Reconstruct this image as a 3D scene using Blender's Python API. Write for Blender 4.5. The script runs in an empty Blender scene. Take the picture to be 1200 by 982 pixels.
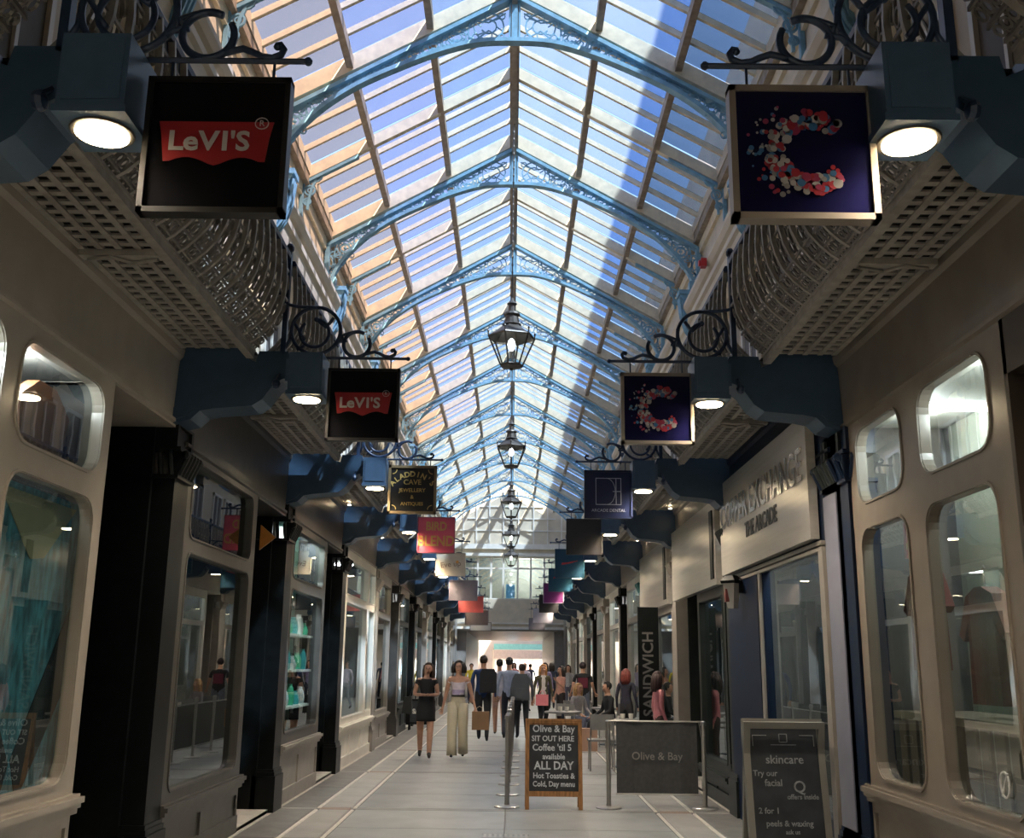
import bpy, bmesh, math, random
from math import sin, cos, pi, radians as R
from mathutils import Vector, Matrix
random.seed(7)
SC = bpy.context.scene
COL = SC.collection

# ------------------------------------------------------------------ camera
cam_d = bpy.data.cameras.new('camera'); cam = bpy.data.objects.new('camera', cam_d); COL.objects.link(cam)
cam_d.sensor_fit = 'HORIZONTAL'; cam_d.sensor_width = 36; cam_d.lens = 36.0
cam_d.clip_start = 0.05; cam_d.clip_end = 600
_d = Vector(((598.7-600)/1200, (491-779.6)/1200, 1.0)).normalized()
_u0 = Vector((sin(0.0113), cos(0.0113), 0)); _u = (_u0 - _d*_u0.dot(_d)).normalized(); _r = _u.cross(_d)
m3 = Matrix(((_r[0], _r[1], -_r[2]), (_d[0], _d[1], -_d[2]), (_u[0], _u[1], -_u[2])))
cam.matrix_world = Matrix.Translation((0.045, 0, 1.6)) @ m3.to_4x4()
SC.camera = cam

# ------------------------------------------------------------------ world, sun, exposure
w = bpy.data.worlds.new('world'); SC.world = w; w.use_nodes = True
nt = w.node_tree; bg = nt.nodes['Background']
sky = nt.nodes.new('ShaderNodeTexSky'); sky.sky_type = 'NISHITA'; sky.sun_disc = False
sky.sun_elevation = R(52); sky.sun_rotation = R(130); sky.air_density = 1.0; sky.dust_density = 1.2; sky.ozone_density = 1.5
nt.links.new(sky.outputs[0], bg.inputs[0]); bg.inputs[1].default_value = 0.17
sun_d = bpy.data.lights.new('sun', 'SUN'); sun_d.energy = 10.5; sun_d.angle = R(0.6); sun_d.color = (1.0, 0.90, 0.70)
sun = bpy.data.objects.new('sun', sun_d); COL.objects.link(sun)
SDIR = Vector((0.5, -0.40, 0.95)).normalized()
sun.rotation_euler = SDIR.to_track_quat('Z', 'Y').to_euler()
vs = SC.view_settings; vs.view_transform = 'Standard'; vs.look = 'None'; vs.gamma = 1; vs.use_curve_mapping = False
vs.exposure = 1.9
SC.cycles.max_bounces = 9; SC.cycles.diffuse_bounces = 5; SC.cycles.glossy_bounces = 4
SC.cycles.transparent_max_bounces = 16; SC.cycles.caustics_reflective = False; SC.cycles.caustics_refractive = False
SC.cycles.sample_clamp_indirect = 6

# ------------------------------------------------------------------ materials
def mat(name, col, rough=0.5, metal=0.0, var=0.12, scale=6.0, bump=0.0, spec=0.5, stretch=(1,1,1), emit=None, es=0.0):
    m = bpy.data.materials.new(name); m.use_nodes = True; t = m.node_tree; b = t.nodes['Principled BSDF']
    b.inputs['Base Color'].default_value = (*col, 1); b.inputs['Roughness'].default_value = rough
    b.inputs['Metallic'].default_value = metal; b.inputs['Specular IOR Level'].default_value = spec
    tc = t.nodes.new('ShaderNodeTexCoord'); mp = t.nodes.new('ShaderNodeMapping'); mp.inputs['Scale'].default_value = stretch
    n = t.nodes.new('ShaderNodeTexNoise'); n.inputs['Scale'].default_value = scale; n.inputs['Detail'].default_value = 4
    t.links.new(tc.outputs['Object'], mp.inputs[0]); t.links.new(mp.outputs[0], n.inputs['Vector'])
    if var:
        r = t.nodes.new('ShaderNodeValToRGB'); lo = [c*(1-var) for c in col]; hi = [min(1, c*(1+var)) for c in col]
        r.color_ramp.elements[0].color = (*lo, 1); r.color_ramp.elements[1].color = (*hi, 1)
        r.color_ramp.elements[0].position = .35; r.color_ramp.elements[1].position = .65
        t.links.new(n.outputs[0], r.inputs[0]); t.links.new(r.outputs[0], b.inputs['Base Color'])
    if bump:
        bp = t.nodes.new('ShaderNodeBump'); bp.inputs['Strength'].default_value = bump; bp.inputs['Distance'].default_value = .01
        t.links.new(n.outputs[0], bp.inputs['Height']); t.links.new(bp.outputs[0], b.inputs['Normal'])
    if emit: b.inputs['Emission Color'].default_value = (*emit, 1); b.inputs['Emission Strength'].default_value = es
    return m
def srgb(r, g, b):
    f = lambda c: (c/255/12.92 if c/255 <= .04045 else ((c/255+.055)/1.055)**2.4)
    return (f(r), f(g), f(b))
def glass(name, tint=(.85,.9,.88), ior=2.7, base=0.05):
    m = bpy.data.materials.new(name); m.use_nodes = True; t = m.node_tree; t.nodes.clear()
    o = t.nodes.new('ShaderNodeOutputMaterial'); mx = t.nodes.new('ShaderNodeMixShader'); tr = t.nodes.new('ShaderNodeBsdfTransparent')
    gl = t.nodes.new('ShaderNodeBsdfGlossy'); gl.inputs['Roughness'].default_value = 0.0; fr = t.nodes.new('ShaderNodeFresnel')
    nz = t.nodes.new('ShaderNodeTexNoise'); nz.inputs['Scale'].default_value = 1.3; bp = t.nodes.new('ShaderNodeBump')
    bp.inputs['Strength'].default_value = .05; bp.inputs['Distance'].default_value = .02
    t.links.new(nz.outputs[0], bp.inputs['Height']); t.links.new(bp.outputs[0], gl.inputs['Normal'])
    gl.inputs[0].default_value = (.9,.95,.95,1)
    tr.inputs[0].default_value = (*tint, 1); fr.inputs[0].default_value = ior
    ge = t.nodes.new('ShaderNodeNewGeometry'); ma = t.nodes.new('ShaderNodeMath'); ma.operation = 'SUBTRACT'; ma.inputs[0].default_value = 1.0; ma.use_clamp = True
    mb_ = t.nodes.new('ShaderNodeMath'); mb_.operation = 'MULTIPLY'
    t.links.new(ge.outputs['Backfacing'], ma.inputs[1]); t.links.new(ma.outputs[0], mb_.inputs[0]); t.links.new(fr.outputs[0], mb_.inputs[1])
    t.links.new(mb_.outputs[0], mx.inputs[0]); t.links.new(tr.outputs[0], mx.inputs[1]); t.links.new(gl.outputs[0], mx.inputs[2])
    t.links.new(mx.outputs[0], o.inputs[0]); return m
def roof_glass(name, lo, hi):
    m = bpy.data.materials.new(name); m.use_nodes = True; t = m.node_tree; t.nodes.clear()
    o = t.nodes.new('ShaderNodeOutputMaterial'); mx = t.nodes.new('ShaderNodeMixShader'); tr = t.nodes.new('ShaderNodeBsdfTransparent')
    tl = t.nodes.new('ShaderNodeBsdfTranslucent'); tl.inputs[0].default_value = (.62,.70,.78,1)
    tc = t.nodes.new('ShaderNodeTexCoord'); nz = t.nodes.new('ShaderNodeTexNoise'); nz.inputs['Scale'].default_value = 2.2
    rp = t.nodes.new('ShaderNodeValToRGB'); rp.color_ramp.elements[0].color = (*lo,1); rp.color_ramp.elements[1].color = (*hi,1)
    t.links.new(tc.outputs['Object'], nz.inputs['Vector']); t.links.new(nz.outputs[0], rp.inputs[0]); t.links.new(rp.outputs[0], tr.inputs[0])
    wv = t.nodes.new('ShaderNodeTexWave'); wv.inputs['Scale'].default_value = 30; wv.bands_direction = 'Y'
    bp = t.nodes.new('ShaderNodeBump'); bp.inputs['Strength'].default_value = .3; bp.inputs['Distance'].default_value = .01
    t.links.new(tc.outputs['Object'], wv.inputs['Vector']); t.links.new(wv.outputs[0], bp.inputs['Height']); t.links.new(bp.outputs[0], tl.inputs['Normal'])
    mx.inputs[0].default_value = .07
    t.links.new(tr.outputs[0], mx.inputs[1]); t.links.new(tl.outputs[0], mx.inputs[2]); t.links.new(mx.outputs[0], o.inputs[0]); return m
def emis(name, col, s):
    m = bpy.data.materials.new(name); m.use_nodes = True; t = m.node_tree; t.nodes.clear()
    o = t.nodes.new('ShaderNodeOutputMaterial'); e = t.nodes.new('ShaderNodeEmission'); e.inputs[0].default_value = (*col, 1); e.inputs[1].default_value = s
    t.links.new(e.outputs[0], o.inputs[0]); return m

M = {}
M['blue'] = mat('blue_iron_paint', (.032,.068,.118), .42, var=.08, scale=9, bump=.08)
M['arch'] = mat('pale_blue_arch_paint', (.22,.42,.55), .45, var=.15, scale=8, bump=.1)
M['scroll'] = mat('dark_blue_scroll_paint', (.022,.042,.085), .38, var=.2, scale=20)
M['lampblue'] = mat('blue_lamp_housing_paint', (.06,.11,.18), .38, var=.06, scale=14)
M['cream'] = mat('cream_painted_plaster', (.66,.57,.43), .6, var=.07, scale=3, bump=.06)
M['creamwood'] = mat('cream_rafter_paint', (.80,.69,.50), .55, var=.1, scale=8, bump=.05)
M['brownwood'] = mat('brown_purlin_paint', (.34,.27,.20), .55, var=.2, scale=10, bump=.1)
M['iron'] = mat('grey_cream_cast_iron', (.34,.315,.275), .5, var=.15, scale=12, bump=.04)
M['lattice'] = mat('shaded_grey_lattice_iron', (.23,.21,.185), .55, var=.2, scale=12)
M['deck'] = mat('dark_gallery_decking', (.025,.022,.02), .8)
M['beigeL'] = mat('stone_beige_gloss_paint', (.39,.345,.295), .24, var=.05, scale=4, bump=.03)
M['beigeR'] = mat('shaded_beige_gloss_paint', (.21,.178,.145), .25, var=.06, scale=4, bump=.03)  # same beige as the left shops, with the right side's shade painted in
M['white'] = mat('white_shop_paint', (.78,.74,.66), .45, var=.05, scale=5)
M['darkgrey'] = mat('dark_grey_brown_paint', (.075,.072,.066), .35, var=.12, scale=6, bump=.04, spec=.35)
M['black'] = mat('black_gloss_paint', (.0035,.005,.0055), .38, var=.3, scale=9, spec=.22)
M['navy'] = mat('navy_gloss_paint', (.005,.014,.038), .38, var=.15, scale=7, spec=.22)
M['lav'] = mat('lavender_grey_paint', (.20,.21,.27), .4, var=.06, scale=5)
M['silver'] = mat('brushed_silver_board', (.58,.55,.50), .3, metal=.55, var=.06, scale=5, stretch=(1,.2,6))
M['silverletter'] = mat('polished_steel_letters', (.75,.73,.70), .2, metal=.9, var=.1)
M['green'] = mat('dark_green_paint', (.012,.10,.10), .35, var=.1, scale=5)
M['greengrey'] = mat('charcoal_green_paint', (.022,.028,.026), .4, var=.15, spec=.3)
M['greyshop'] = mat('warm_grey_paint', (.30,.275,.245), .4, var=.08, scale=5)
M['glass'] = glass('shop_window_glass')
M['lampglass'] = glass('lantern_glass', (.92,.95,.95), 1.45)
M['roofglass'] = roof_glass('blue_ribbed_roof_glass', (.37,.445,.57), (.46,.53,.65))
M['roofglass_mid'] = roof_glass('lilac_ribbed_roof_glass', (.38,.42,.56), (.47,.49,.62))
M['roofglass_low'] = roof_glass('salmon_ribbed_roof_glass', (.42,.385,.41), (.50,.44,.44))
M['roofglass_right'] = roof_glass('shaded_ribbed_roof_glass', (.34,.385,.43), (.42,.46,.50))  # lower right panes: neighbour building's shade put into the tint
M['slab'] = mat('grey_paving_slab', (.27,.285,.29), .34, var=.13, scale=2.2, bump=.12)
M['slab2'] = mat('pale_grey_paving_slab', (.33,.325,.31), .38, var=.12, scale=2.6, bump=.12)
M['darkslab'] = mat('dark_grey_band_stone', (.19,.19,.185), .4, var=.15, scale=4, bump=.15)
M['whitestone'] = mat('pale_inlay_stone', (.66,.63,.57), .4, var=.08, scale=8)
M['brownstone'] = mat('red_brown_inlay_stone', (.26,.17,.13), .4, var=.2, scale=12)
M['grout'] = mat('floor_joint_mortar', (.19,.185,.18), .8, var=.2, scale=30)
M['kerb'] = mat('pale_stone_kerb', (.52,.49,.44), .5, var=.1, scale=6, bump=.1)
M['interior'] = mat('dim_shop_interior_wall', (.16,.15,.14), .7, var=.2, scale=1.5)
M['interior2'] = mat('shop_interior_floor', (.12,.10,.085), .4, var=.2, scale=2)
M['lamp'] = emis('warm_lamp_disc', (1.0,.80,.50), 16)
M['spot'] = emis('small_warm_spot', (1.0,.78,.5), 22)
M['bulb'] = emis('white_lantern_bulb', (.9,.95,1.0), 3)
M['metal'] = mat('brushed_steel', (.42,.41,.39), .3, metal=.85, var=.1)
M['lanternmetal'] = mat('bronze_lantern_metal', (.10,.085,.07), .4, metal=.5, var=.2)
M['brick'] = mat('salmon_brick_wall', (.46,.33,.27), .8, var=.25, scale=1.2)
M['stonewall'] = mat('pale_stone_building', (.55,.50,.43), .8, var=.15, scale=.8)
M['red'] = mat('red_alarm_plastic', (.55,.03,.03), .4)
M['oak'] = mat('orange_brown_timber', (.30,.145,.05), .45, var=.3, scale=14, stretch=(3,3,.5))
M['board'] = mat('blackboard_slate', (.018,.022,.028), .55, var=.35, scale=5)
M['chalk'] = mat('chalk_lettering', (.48,.52,.56), .9, var=.15, scale=30)
M['chalkdim'] = mat('faded_chalk_lettering', (.20,.21,.22), .9, var=.2, scale=30)
M['canvas'] = mat('charcoal_canvas_banner', (.055,.058,.062), .75, var=.12, scale=20, bump=.15)
M['bannertext'] = mat('grey_printed_lettering', (.22,.22,.21), .8)

def flat(name, col, rough=.5, **k): 
    if name not in M: M[name] = mat(name, col, rough, var=k.pop('var', .06), **k)
    return M[name]

# ------------------------------------------------------------------ mesh helpers
class MB:
    def __init__(s): s.v = []; s.f = []; s.m = []; s.mi = 0
    def add(s, vs, fs):
        b = len(s.v); s.v += [tuple(p) for p in vs]; s.f += [tuple(i+b for i in f) for f in fs]; s.m += [s.mi]*len(fs)
    def box(s, x0, x1, y0, y1, z0, z1):
        x0, x1 = min(x0,x1), max(x0,x1); y0, y1 = min(y0,y1), max(y0,y1); z0, z1 = min(z0,z1), max(z0,z1)
        s.add([(x0,y0,z0),(x1,y0,z0),(x1,y1,z0),(x0,y1,z0),(x0,y0,z1),(x1,y0,z1),(x1,y1,z1),(x0,y1,z1)],
              [(0,3,2,1),(4,5,6,7),(0,1,5,4),(1,2,6,5),(2,3,7,6),(3,0,4,7)])
    def extr(s, pts, off):
        """closed 3-D polygon extruded along a vector"""
        n = len(pts); o = Vector(off); a = [Vector(p) for p in pts]; b = [p+o for p in a]
        s.add(a+b, [tuple(range(n))[::-1], tuple(range(n, 2*n))] + [(i, (i+1) % n, n+(i+1) % n, n+i) for i in range(n)])
    def tube(s, path, r, n=6, closed=False, caps=True):
        P = [Vector(p) for p in path]; k = len(P)
        if k < 2: return
        rr = r if isinstance(r, (list, tuple)) else [r]*k
        vs = []; fs = []; prev = None
        for i in range(k):
            if closed: t = P[(i+1) % k]-P[i-1]
            else: t = P[min(i+1, k-1)]-P[max(i-1, 0)]
            if t.length < 1e-9: t = Vector((0,0,1))
            t.normalize()
            if prev is None:
                up = Vector((0,1,0)) if abs(t.y) < .9 else Vector((1,0,0))
                a = t.cross(up).normalized()
            else:
                a = (prev - t*prev.dot(t)); a = a.normalized() if a.length > 1e-6 else t.orthogonal().normalized()
            prev = a; b = t.cross(a)
            for j in range(n):
                th = 2*pi*j/n + pi/n
                vs.append(P[i] + (a*cos(th)+b*sin(th))*rr[i])
        m = k if closed else k-1
        for i in range(m):
            for j in range(n):
                fs.append((i*n+j, i*n+(j+1) % n, ((i+1) % k)*n+(j+1) % n, ((i+1) % k)*n+j))
        if caps and not closed: fs += [tuple(range(n))[::-1], tuple(range((k-1)*n, k*n))]
        s.add(vs, fs)
    def lathe(s, c, prof, n=12, axis='z'):
        vs = []; fs = []; k = len(prof)
        for (r, h) in prof:
            for j in range(n):
                a = 2*pi*j/n; 
                p = (r*cos(a), r*sin(a), h) if axis == 'z' else ((h, r*cos(a), r*sin(a)) if axis == 'x' else (r*cos(a), h, r*sin(a)))
                vs.append((c[0]+p[0], c[1]+p[1], c[2]+p[2]))
        for i in range(k-1):
            for j in range(n): fs.append((i*n+j, i*n+(j+1) % n, (i+1)*n+(j+1) % n, (i+1)*n+j))
        fs += [tuple(range(n))[::-1], tuple(range((k-1)*n, k*n))]
        s.add(vs, fs)
    def ball(s, c, rx, ry, rz, n=10, k=6):
        prof = []
        vs = []; fs = []
        for i in range(k+1):
            ph = -pi/2+pi*i/k
            for j in range(n):
                a = 2*pi*j/n; vs.append((c[0]+rx*cos(ph)*cos(a), c[1]+ry*cos(ph)*sin(a), c[2]+rz*sin(ph)))
        for i in range(k):
            for j in range(n): fs.append((i*n+j, i*n+(j+1) % n, (i+1)*n+(j+1) % n, (i+1)*n+j))
        s.add(vs, fs)
    def mesh(s, name, mats, smooth=False):
        me = bpy.data.meshes.new(name); me.from_pydata([tuple(p) for p in s.v], [], s.f)
        for m in (mats if isinstance(mats, (list, tuple)) else [mats]): me.materials.append(m)
        for p, i in zip(me.polygons, s.m): p.material_index = i
        bm = bmesh.new(); bm.from_mesh(me); bmesh.ops.recalc_face_normals(bm, faces=bm.faces); bm.to_mesh(me); bm.free()
        if smooth:
            for p in me.polygons: p.use_smooth = True
        return me
    def build(s, name, mats, parent=None, loc=None, smooth=False):
        return obj(name, s.mesh(name, mats, smooth), parent, loc)
def obj(name, me, parent=None, loc=None, rz=0):
    o = bpy.data.objects.new(name, me); COL.objects.link(o)
    if parent: o.parent = parent
    if loc: o.location = loc
    if rz: o.rotation_euler = (0,0,rz)
    return o
def tag(o, label, cat, group=None):
    o['label'] = label; o['category'] = cat
    if group: o['group'] = group
    return o
def thing(name, label, cat, loc=(0,0,0), rz=0, group=None):
    return tag(obj(name, None, None, loc, rz), label, cat, group)
def struct(o): o['kind'] = 'structure'; return o
def copytree(o, parent=None):
    c = o.copy(); COL.objects.link(c); c.parent = parent
    for ch in list(o.children): copytree(ch, c)
    return c
def text(s, size, depth, name, mt, parent, mtx, align='CENTER', bold=0.0, squash=1.0):
    cu = bpy.data.curves.new('t', 'FONT'); cu.body = s; cu.size = size; cu.extrude = depth; cu.align_x = align; cu.align_y = 'CENTER'
    cu.offset = bold; cu.resolution_u = 3
    t = bpy.data.objects.new('t', cu); me = bpy.data.meshes.new_from_object(t); bpy.data.objects.remove(t)
    me.transform(Matrix.Scale(squash, 4, (1,0,0))); me.transform(mtx); me.materials.clear(); me.materials.append(mt); me.name = name
    return obj(name, me, parent)
def arc(cx, cz, r, a0, a1, n=14, y=0.0):
    return [(cx+r*cos(R(a0+(a1-a0)*i/n)), y, cz+r*sin(R(a0+(a1-a0)*i/n))) for i in range(n+1)]
FACE = Matrix.Rotation(pi/2, 4, 'X')       # text lying in XY -> standing, facing -Y
SIDE = ('left', 'right')
HW = 2.60
def YK(k): return 4.1*k - .44
ORD = ['', 'nearest', 'second', 'third', 'fourth', 'fifth', 'sixth', 'seventh', 'eighth', 'ninth', 'tenth', 'eleventh', 'twelfth', 'thirteenth']
KMAX = 12; YEND = 51.0

# ================================================================== SETTING
# ---- floor
floor = struct(MB().build('floor', M['grout'])) if False else None
mb = MB(); mb.box(-5.2, 5.2, -9, 72, -.25, -.012); floor = struct(mb.build('floor', M['grout']))
def slabmesh(wx, wy, m, h=.012):
    b = MB(); e = .006
    x, y = wx/2, wy/2
    b.add([(-x,-y,-h),(x,-y,-h),(x,y,-h),(-x,y,-h),(-x+e,-y+e,0),(x-e,-y+e,0),(x-e,y-e,0),(-x+e,y-e,0)],
          [(4,5,6,7),(0,1,5,4),(1,2,6,5),(2,3,7,6),(3,0,4,7)])
    return b.mesh('slab', m)
strips = [(0,1.69,'slab'), (1.70,1.745,'whitestone'), (1.75,2.10,'slab2'), (2.105,2.155,'whitestone'), (2.16,2.56,'darkslab'), (2.565,2.64,'kerb')]
cache = {}
for k in range(0, 13):
    y0 = YK(k)+.55; y1 = y0+4.1-.16
    for s in (-1, 1):
        for (a, b, m) in strips:
            n = 3 if a == 0 else (2 if b-a > .2 else 1)
            L = (y1-y0)/n
            for i in range(n):
                key = (a, n)
                if key not in cache: cache[key] = slabmesh(b-a-.008, L-.01, M[m])
                obj('slab' if b-a > .2 else 'inlay_strip', cache[key], floor, (s*(a+b)/2, y0+(i+.5)*L, 0))
        # transverse dark band and small squares
        if 'band' not in cache: cache['band'] = slabmesh(1.69, .15, M['darkslab']); cache['sq'] = slabmesh(.34, .14, M['brownstone']); cache['rest'] = slabmesh(.46, .14, M['slab2'])
        obj('band_stone', cache['band'], floor, (s*.85, y0-.08, 0)); obj('inlay_square', cache['sq'], floor, (s*1.93, y0-.08, 0)); obj('band_stone', cache['rest'], floor, (s*2.38, y0-.08, 0))
mb = MB()
for i in range(24):
    for s in (-1,1):
        mb.box(s*.02, s*2.6, 53.5+.75*i, 53.5+.75*i+.73, -.012, 0)
mb.box(-5.2, 5.2, -9, YK(0)+.4, -.012, 0)
mb.build('far_paving', M['slab'], floor)['kind'] = 'stuff'
# drain grate in front of the barrier
gb = MB()
for i in range(9): gb.box(-.20+.05*i, -.175+.05*i, 10.42, 10.60, -.01, .004)
gb.box(-.22, .24, 10.40, 10.42, -.01, .004); gb.box(-.22, .24, 10.60, 10.62, -.01, .004)
tag(gb.build('drain_grate', M['metal']), 'small slotted metal drain grate set in the floor slabs', 'drain')

# ---- upper walls, shop partitions
def S(s, x): return s*x
for s in (-1, 1):
    nm = SIDE[(s+1)//2]
    mb = MB(); mb.box(s*3.15, s*3.4, -1.2, YEND, 4.12, 8.75); mb.box(s*3.0, s*3.45, -1.2, YEND, 8.62, 8.8)
    wall = struct(mb.build('wall_'+nm, M['cream']))
    # cornice: cove and mouldings
    prof = [(3.15,6.55),(3.02,6.62),(2.93,6.80),(2.90,7.02),(2.86,7.06),(2.86,7.14),(2.90,7.17),(2.84,7.22),(2.80,7.30),(2.80,7.36),(3.15,7.42)]
    mb = MB(); mb.extr([(s*x, -1.2, z) for x, z in prof], (0, YEND+1.2, 0)); mb.build('cornice', M['cream'], wall)
    mb = MB(); mb.box(s*3.10, s*3.15, -1.2, YEND, 8.30, 8.62); mb.box(s*3.06, s*3.15, -1.2, YEND, 8.52, 8.60); mb.build('eaves_moulding', M['creamwood'], wall)
    # panels between arches on the upper wall: small recessed vents, plus windows of the gallery rooms
    for k in range(1, KMAX+1):
        mb = MB()
        for c in (.9, 2.05, 3.2):
            y = YK(k)+c
            mb.box(s*3.10, s*3.16, y-.42, y+.42, 4.55, 4.62); mb.box(s*3.10, s*3.16, y-.42, y+.42, 6.2, 6.27)
            mb.box(s*3.10, s*3.16, y-.42, y-.36, 4.55, 6.27); mb.box(s*3.10, s*3.16, y+.36, y+.42, 4.55, 6.27); mb.box(s*3.11, s*3.155, y-.02, y+.02, 4.6, 6.2)
            mb.mi = 1; mb.box(s*3.135, s*3.16, y-.36, y+.36, 4.62, 6.2); mb.mi = 0
        mb.build('upper_window', [M['white'], M['interior']], wall)
    # gallery slab above the shops
    mb = MB(); mb.box(s*HW, s*5.0, -1.2, YEND, 4.06, 4.16); mb.build('gallery_floor', M['cream'], wall)
    mb = MB(); mb.box(s*5.0, s*5.15, -1.2, YEND, 0, 4.06); mb.build('shop_back_wall', M['interior'], wall)
    pm = MB(); pm.box(s*2.75, s*5.0, -.06, .06, 0, 4.06); pme = pm.mesh('shop_partition', M['interior'])
    for k in range(0, KMAX+1): obj('shop_partition', pme, wall, (0, YK(k)+.22, 0))
    im = MB(); im.box(s*HW, s*5.0, -1.2, YEND, -.02, .03); im.build('shop_floor', M['interior2'], wall)

# ================================================================== ROOF
YR0 = YK(2)-.0; RZ = 10.48; SL = .565
def rz(x): return RZ - SL*abs(x)
mb = MB(); mb.box(-.07, .07, YR0, YEND, RZ-.30, RZ-.02); mb.box(-.035, .035, YR0, YEND, RZ-.42, RZ-.30)
ceiling = struct(mb.build('ceiling', M['brownwood']))
for s in (-1, 1):
    for x, d in ((1.10,.15), (2.12,.15), (3.06,.22)):
        mb = MB(); z = rz(x)-.06; mb.box(s*(x-.045), s*(x+.045), YR0, YEND, z-d, z); mb.build('purlin', M['brownwood'], ceiling)
# unseen roof near the entrance, made solid to keep sun off nearby brackets
mb = MB()
for s in (-1, 1): mb.extr([(0,-1.2,RZ),(s*3.6,-1.2,rz(3.6)),(s*3.6,-1.2,rz(3.6)-.15),(0,-1.2,RZ-.15)], (0, YR0+1.2, 0))
mb.build('sun_block_roof', M['creamwood'], ceiling)
# rafters, bars, panes
def sloped(s, wy, x0, x1, z_off, d):
    b = MB(); p = [(s*x0,-wy/2,rz(x0)+z_off),(s*x1,-wy/2,rz(x1)+z_off),(s*x1,-wy/2,rz(x1)+z_off-d),(s*x0,-wy/2,rz(x0)+z_off-d)]
    b.extr(p, (0, wy, 0)); return b
bar_me = {s: sloped(s, .05, .07, 3.1, .03, .085).mesh('glazing_bar', M['creamwood']) for s in (-1,1)}
raf_me = {s: sloped(s, .13, .0, 3.15, -.02, .24).mesh('main_rafter', M['creamwood']) for s in (-1,1)}
mid_me = {s: sloped(s, .09, .0, 3.15, -.02, .19).mesh('middle_rafter', M['creamwood']) for s in (-1,1)}
PX = [(.08,1.08),(1.12,2.10),(2.14,3.04)]
pane_me = {}
for s in (-1,1):
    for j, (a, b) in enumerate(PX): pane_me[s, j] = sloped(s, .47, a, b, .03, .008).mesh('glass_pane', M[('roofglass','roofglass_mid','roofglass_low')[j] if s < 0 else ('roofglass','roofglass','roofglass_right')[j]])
far = MB(); fbar = MB()
for k in range(2, KMAX+1):
    for h in range(8):
        for s in (-1, 1):
            y = YK(k)+4.1*h/8
            if y+.5 > YEND: continue
            if h == 0: obj('main_rafter', raf_me[s], ceiling, (0,y,0))
            elif h == 4: obj('middle_rafter', mid_me[s], ceiling, (0,y,0))
            elif k <= 8: obj('glazing_bar', bar_me[s], ceiling, (0,y,0))
            else:
                t = sloped(s, .05, .07, 3.1, .03, .085); fbar.add([(p[0], p[1]+y, p[2]) for p in t.v], t.f)
            for j, (a, b) in enumerate(PX):
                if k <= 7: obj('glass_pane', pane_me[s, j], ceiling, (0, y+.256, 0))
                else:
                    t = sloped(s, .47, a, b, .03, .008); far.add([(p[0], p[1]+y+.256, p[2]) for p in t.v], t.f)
far.build('far_glass_panes', M['roofglass'], ceiling)['kind'] = 'stuff'
fbar.build('far_glazing_bars', M['creamwood'], ceiling)['kind'] = 'stuff'

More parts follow.
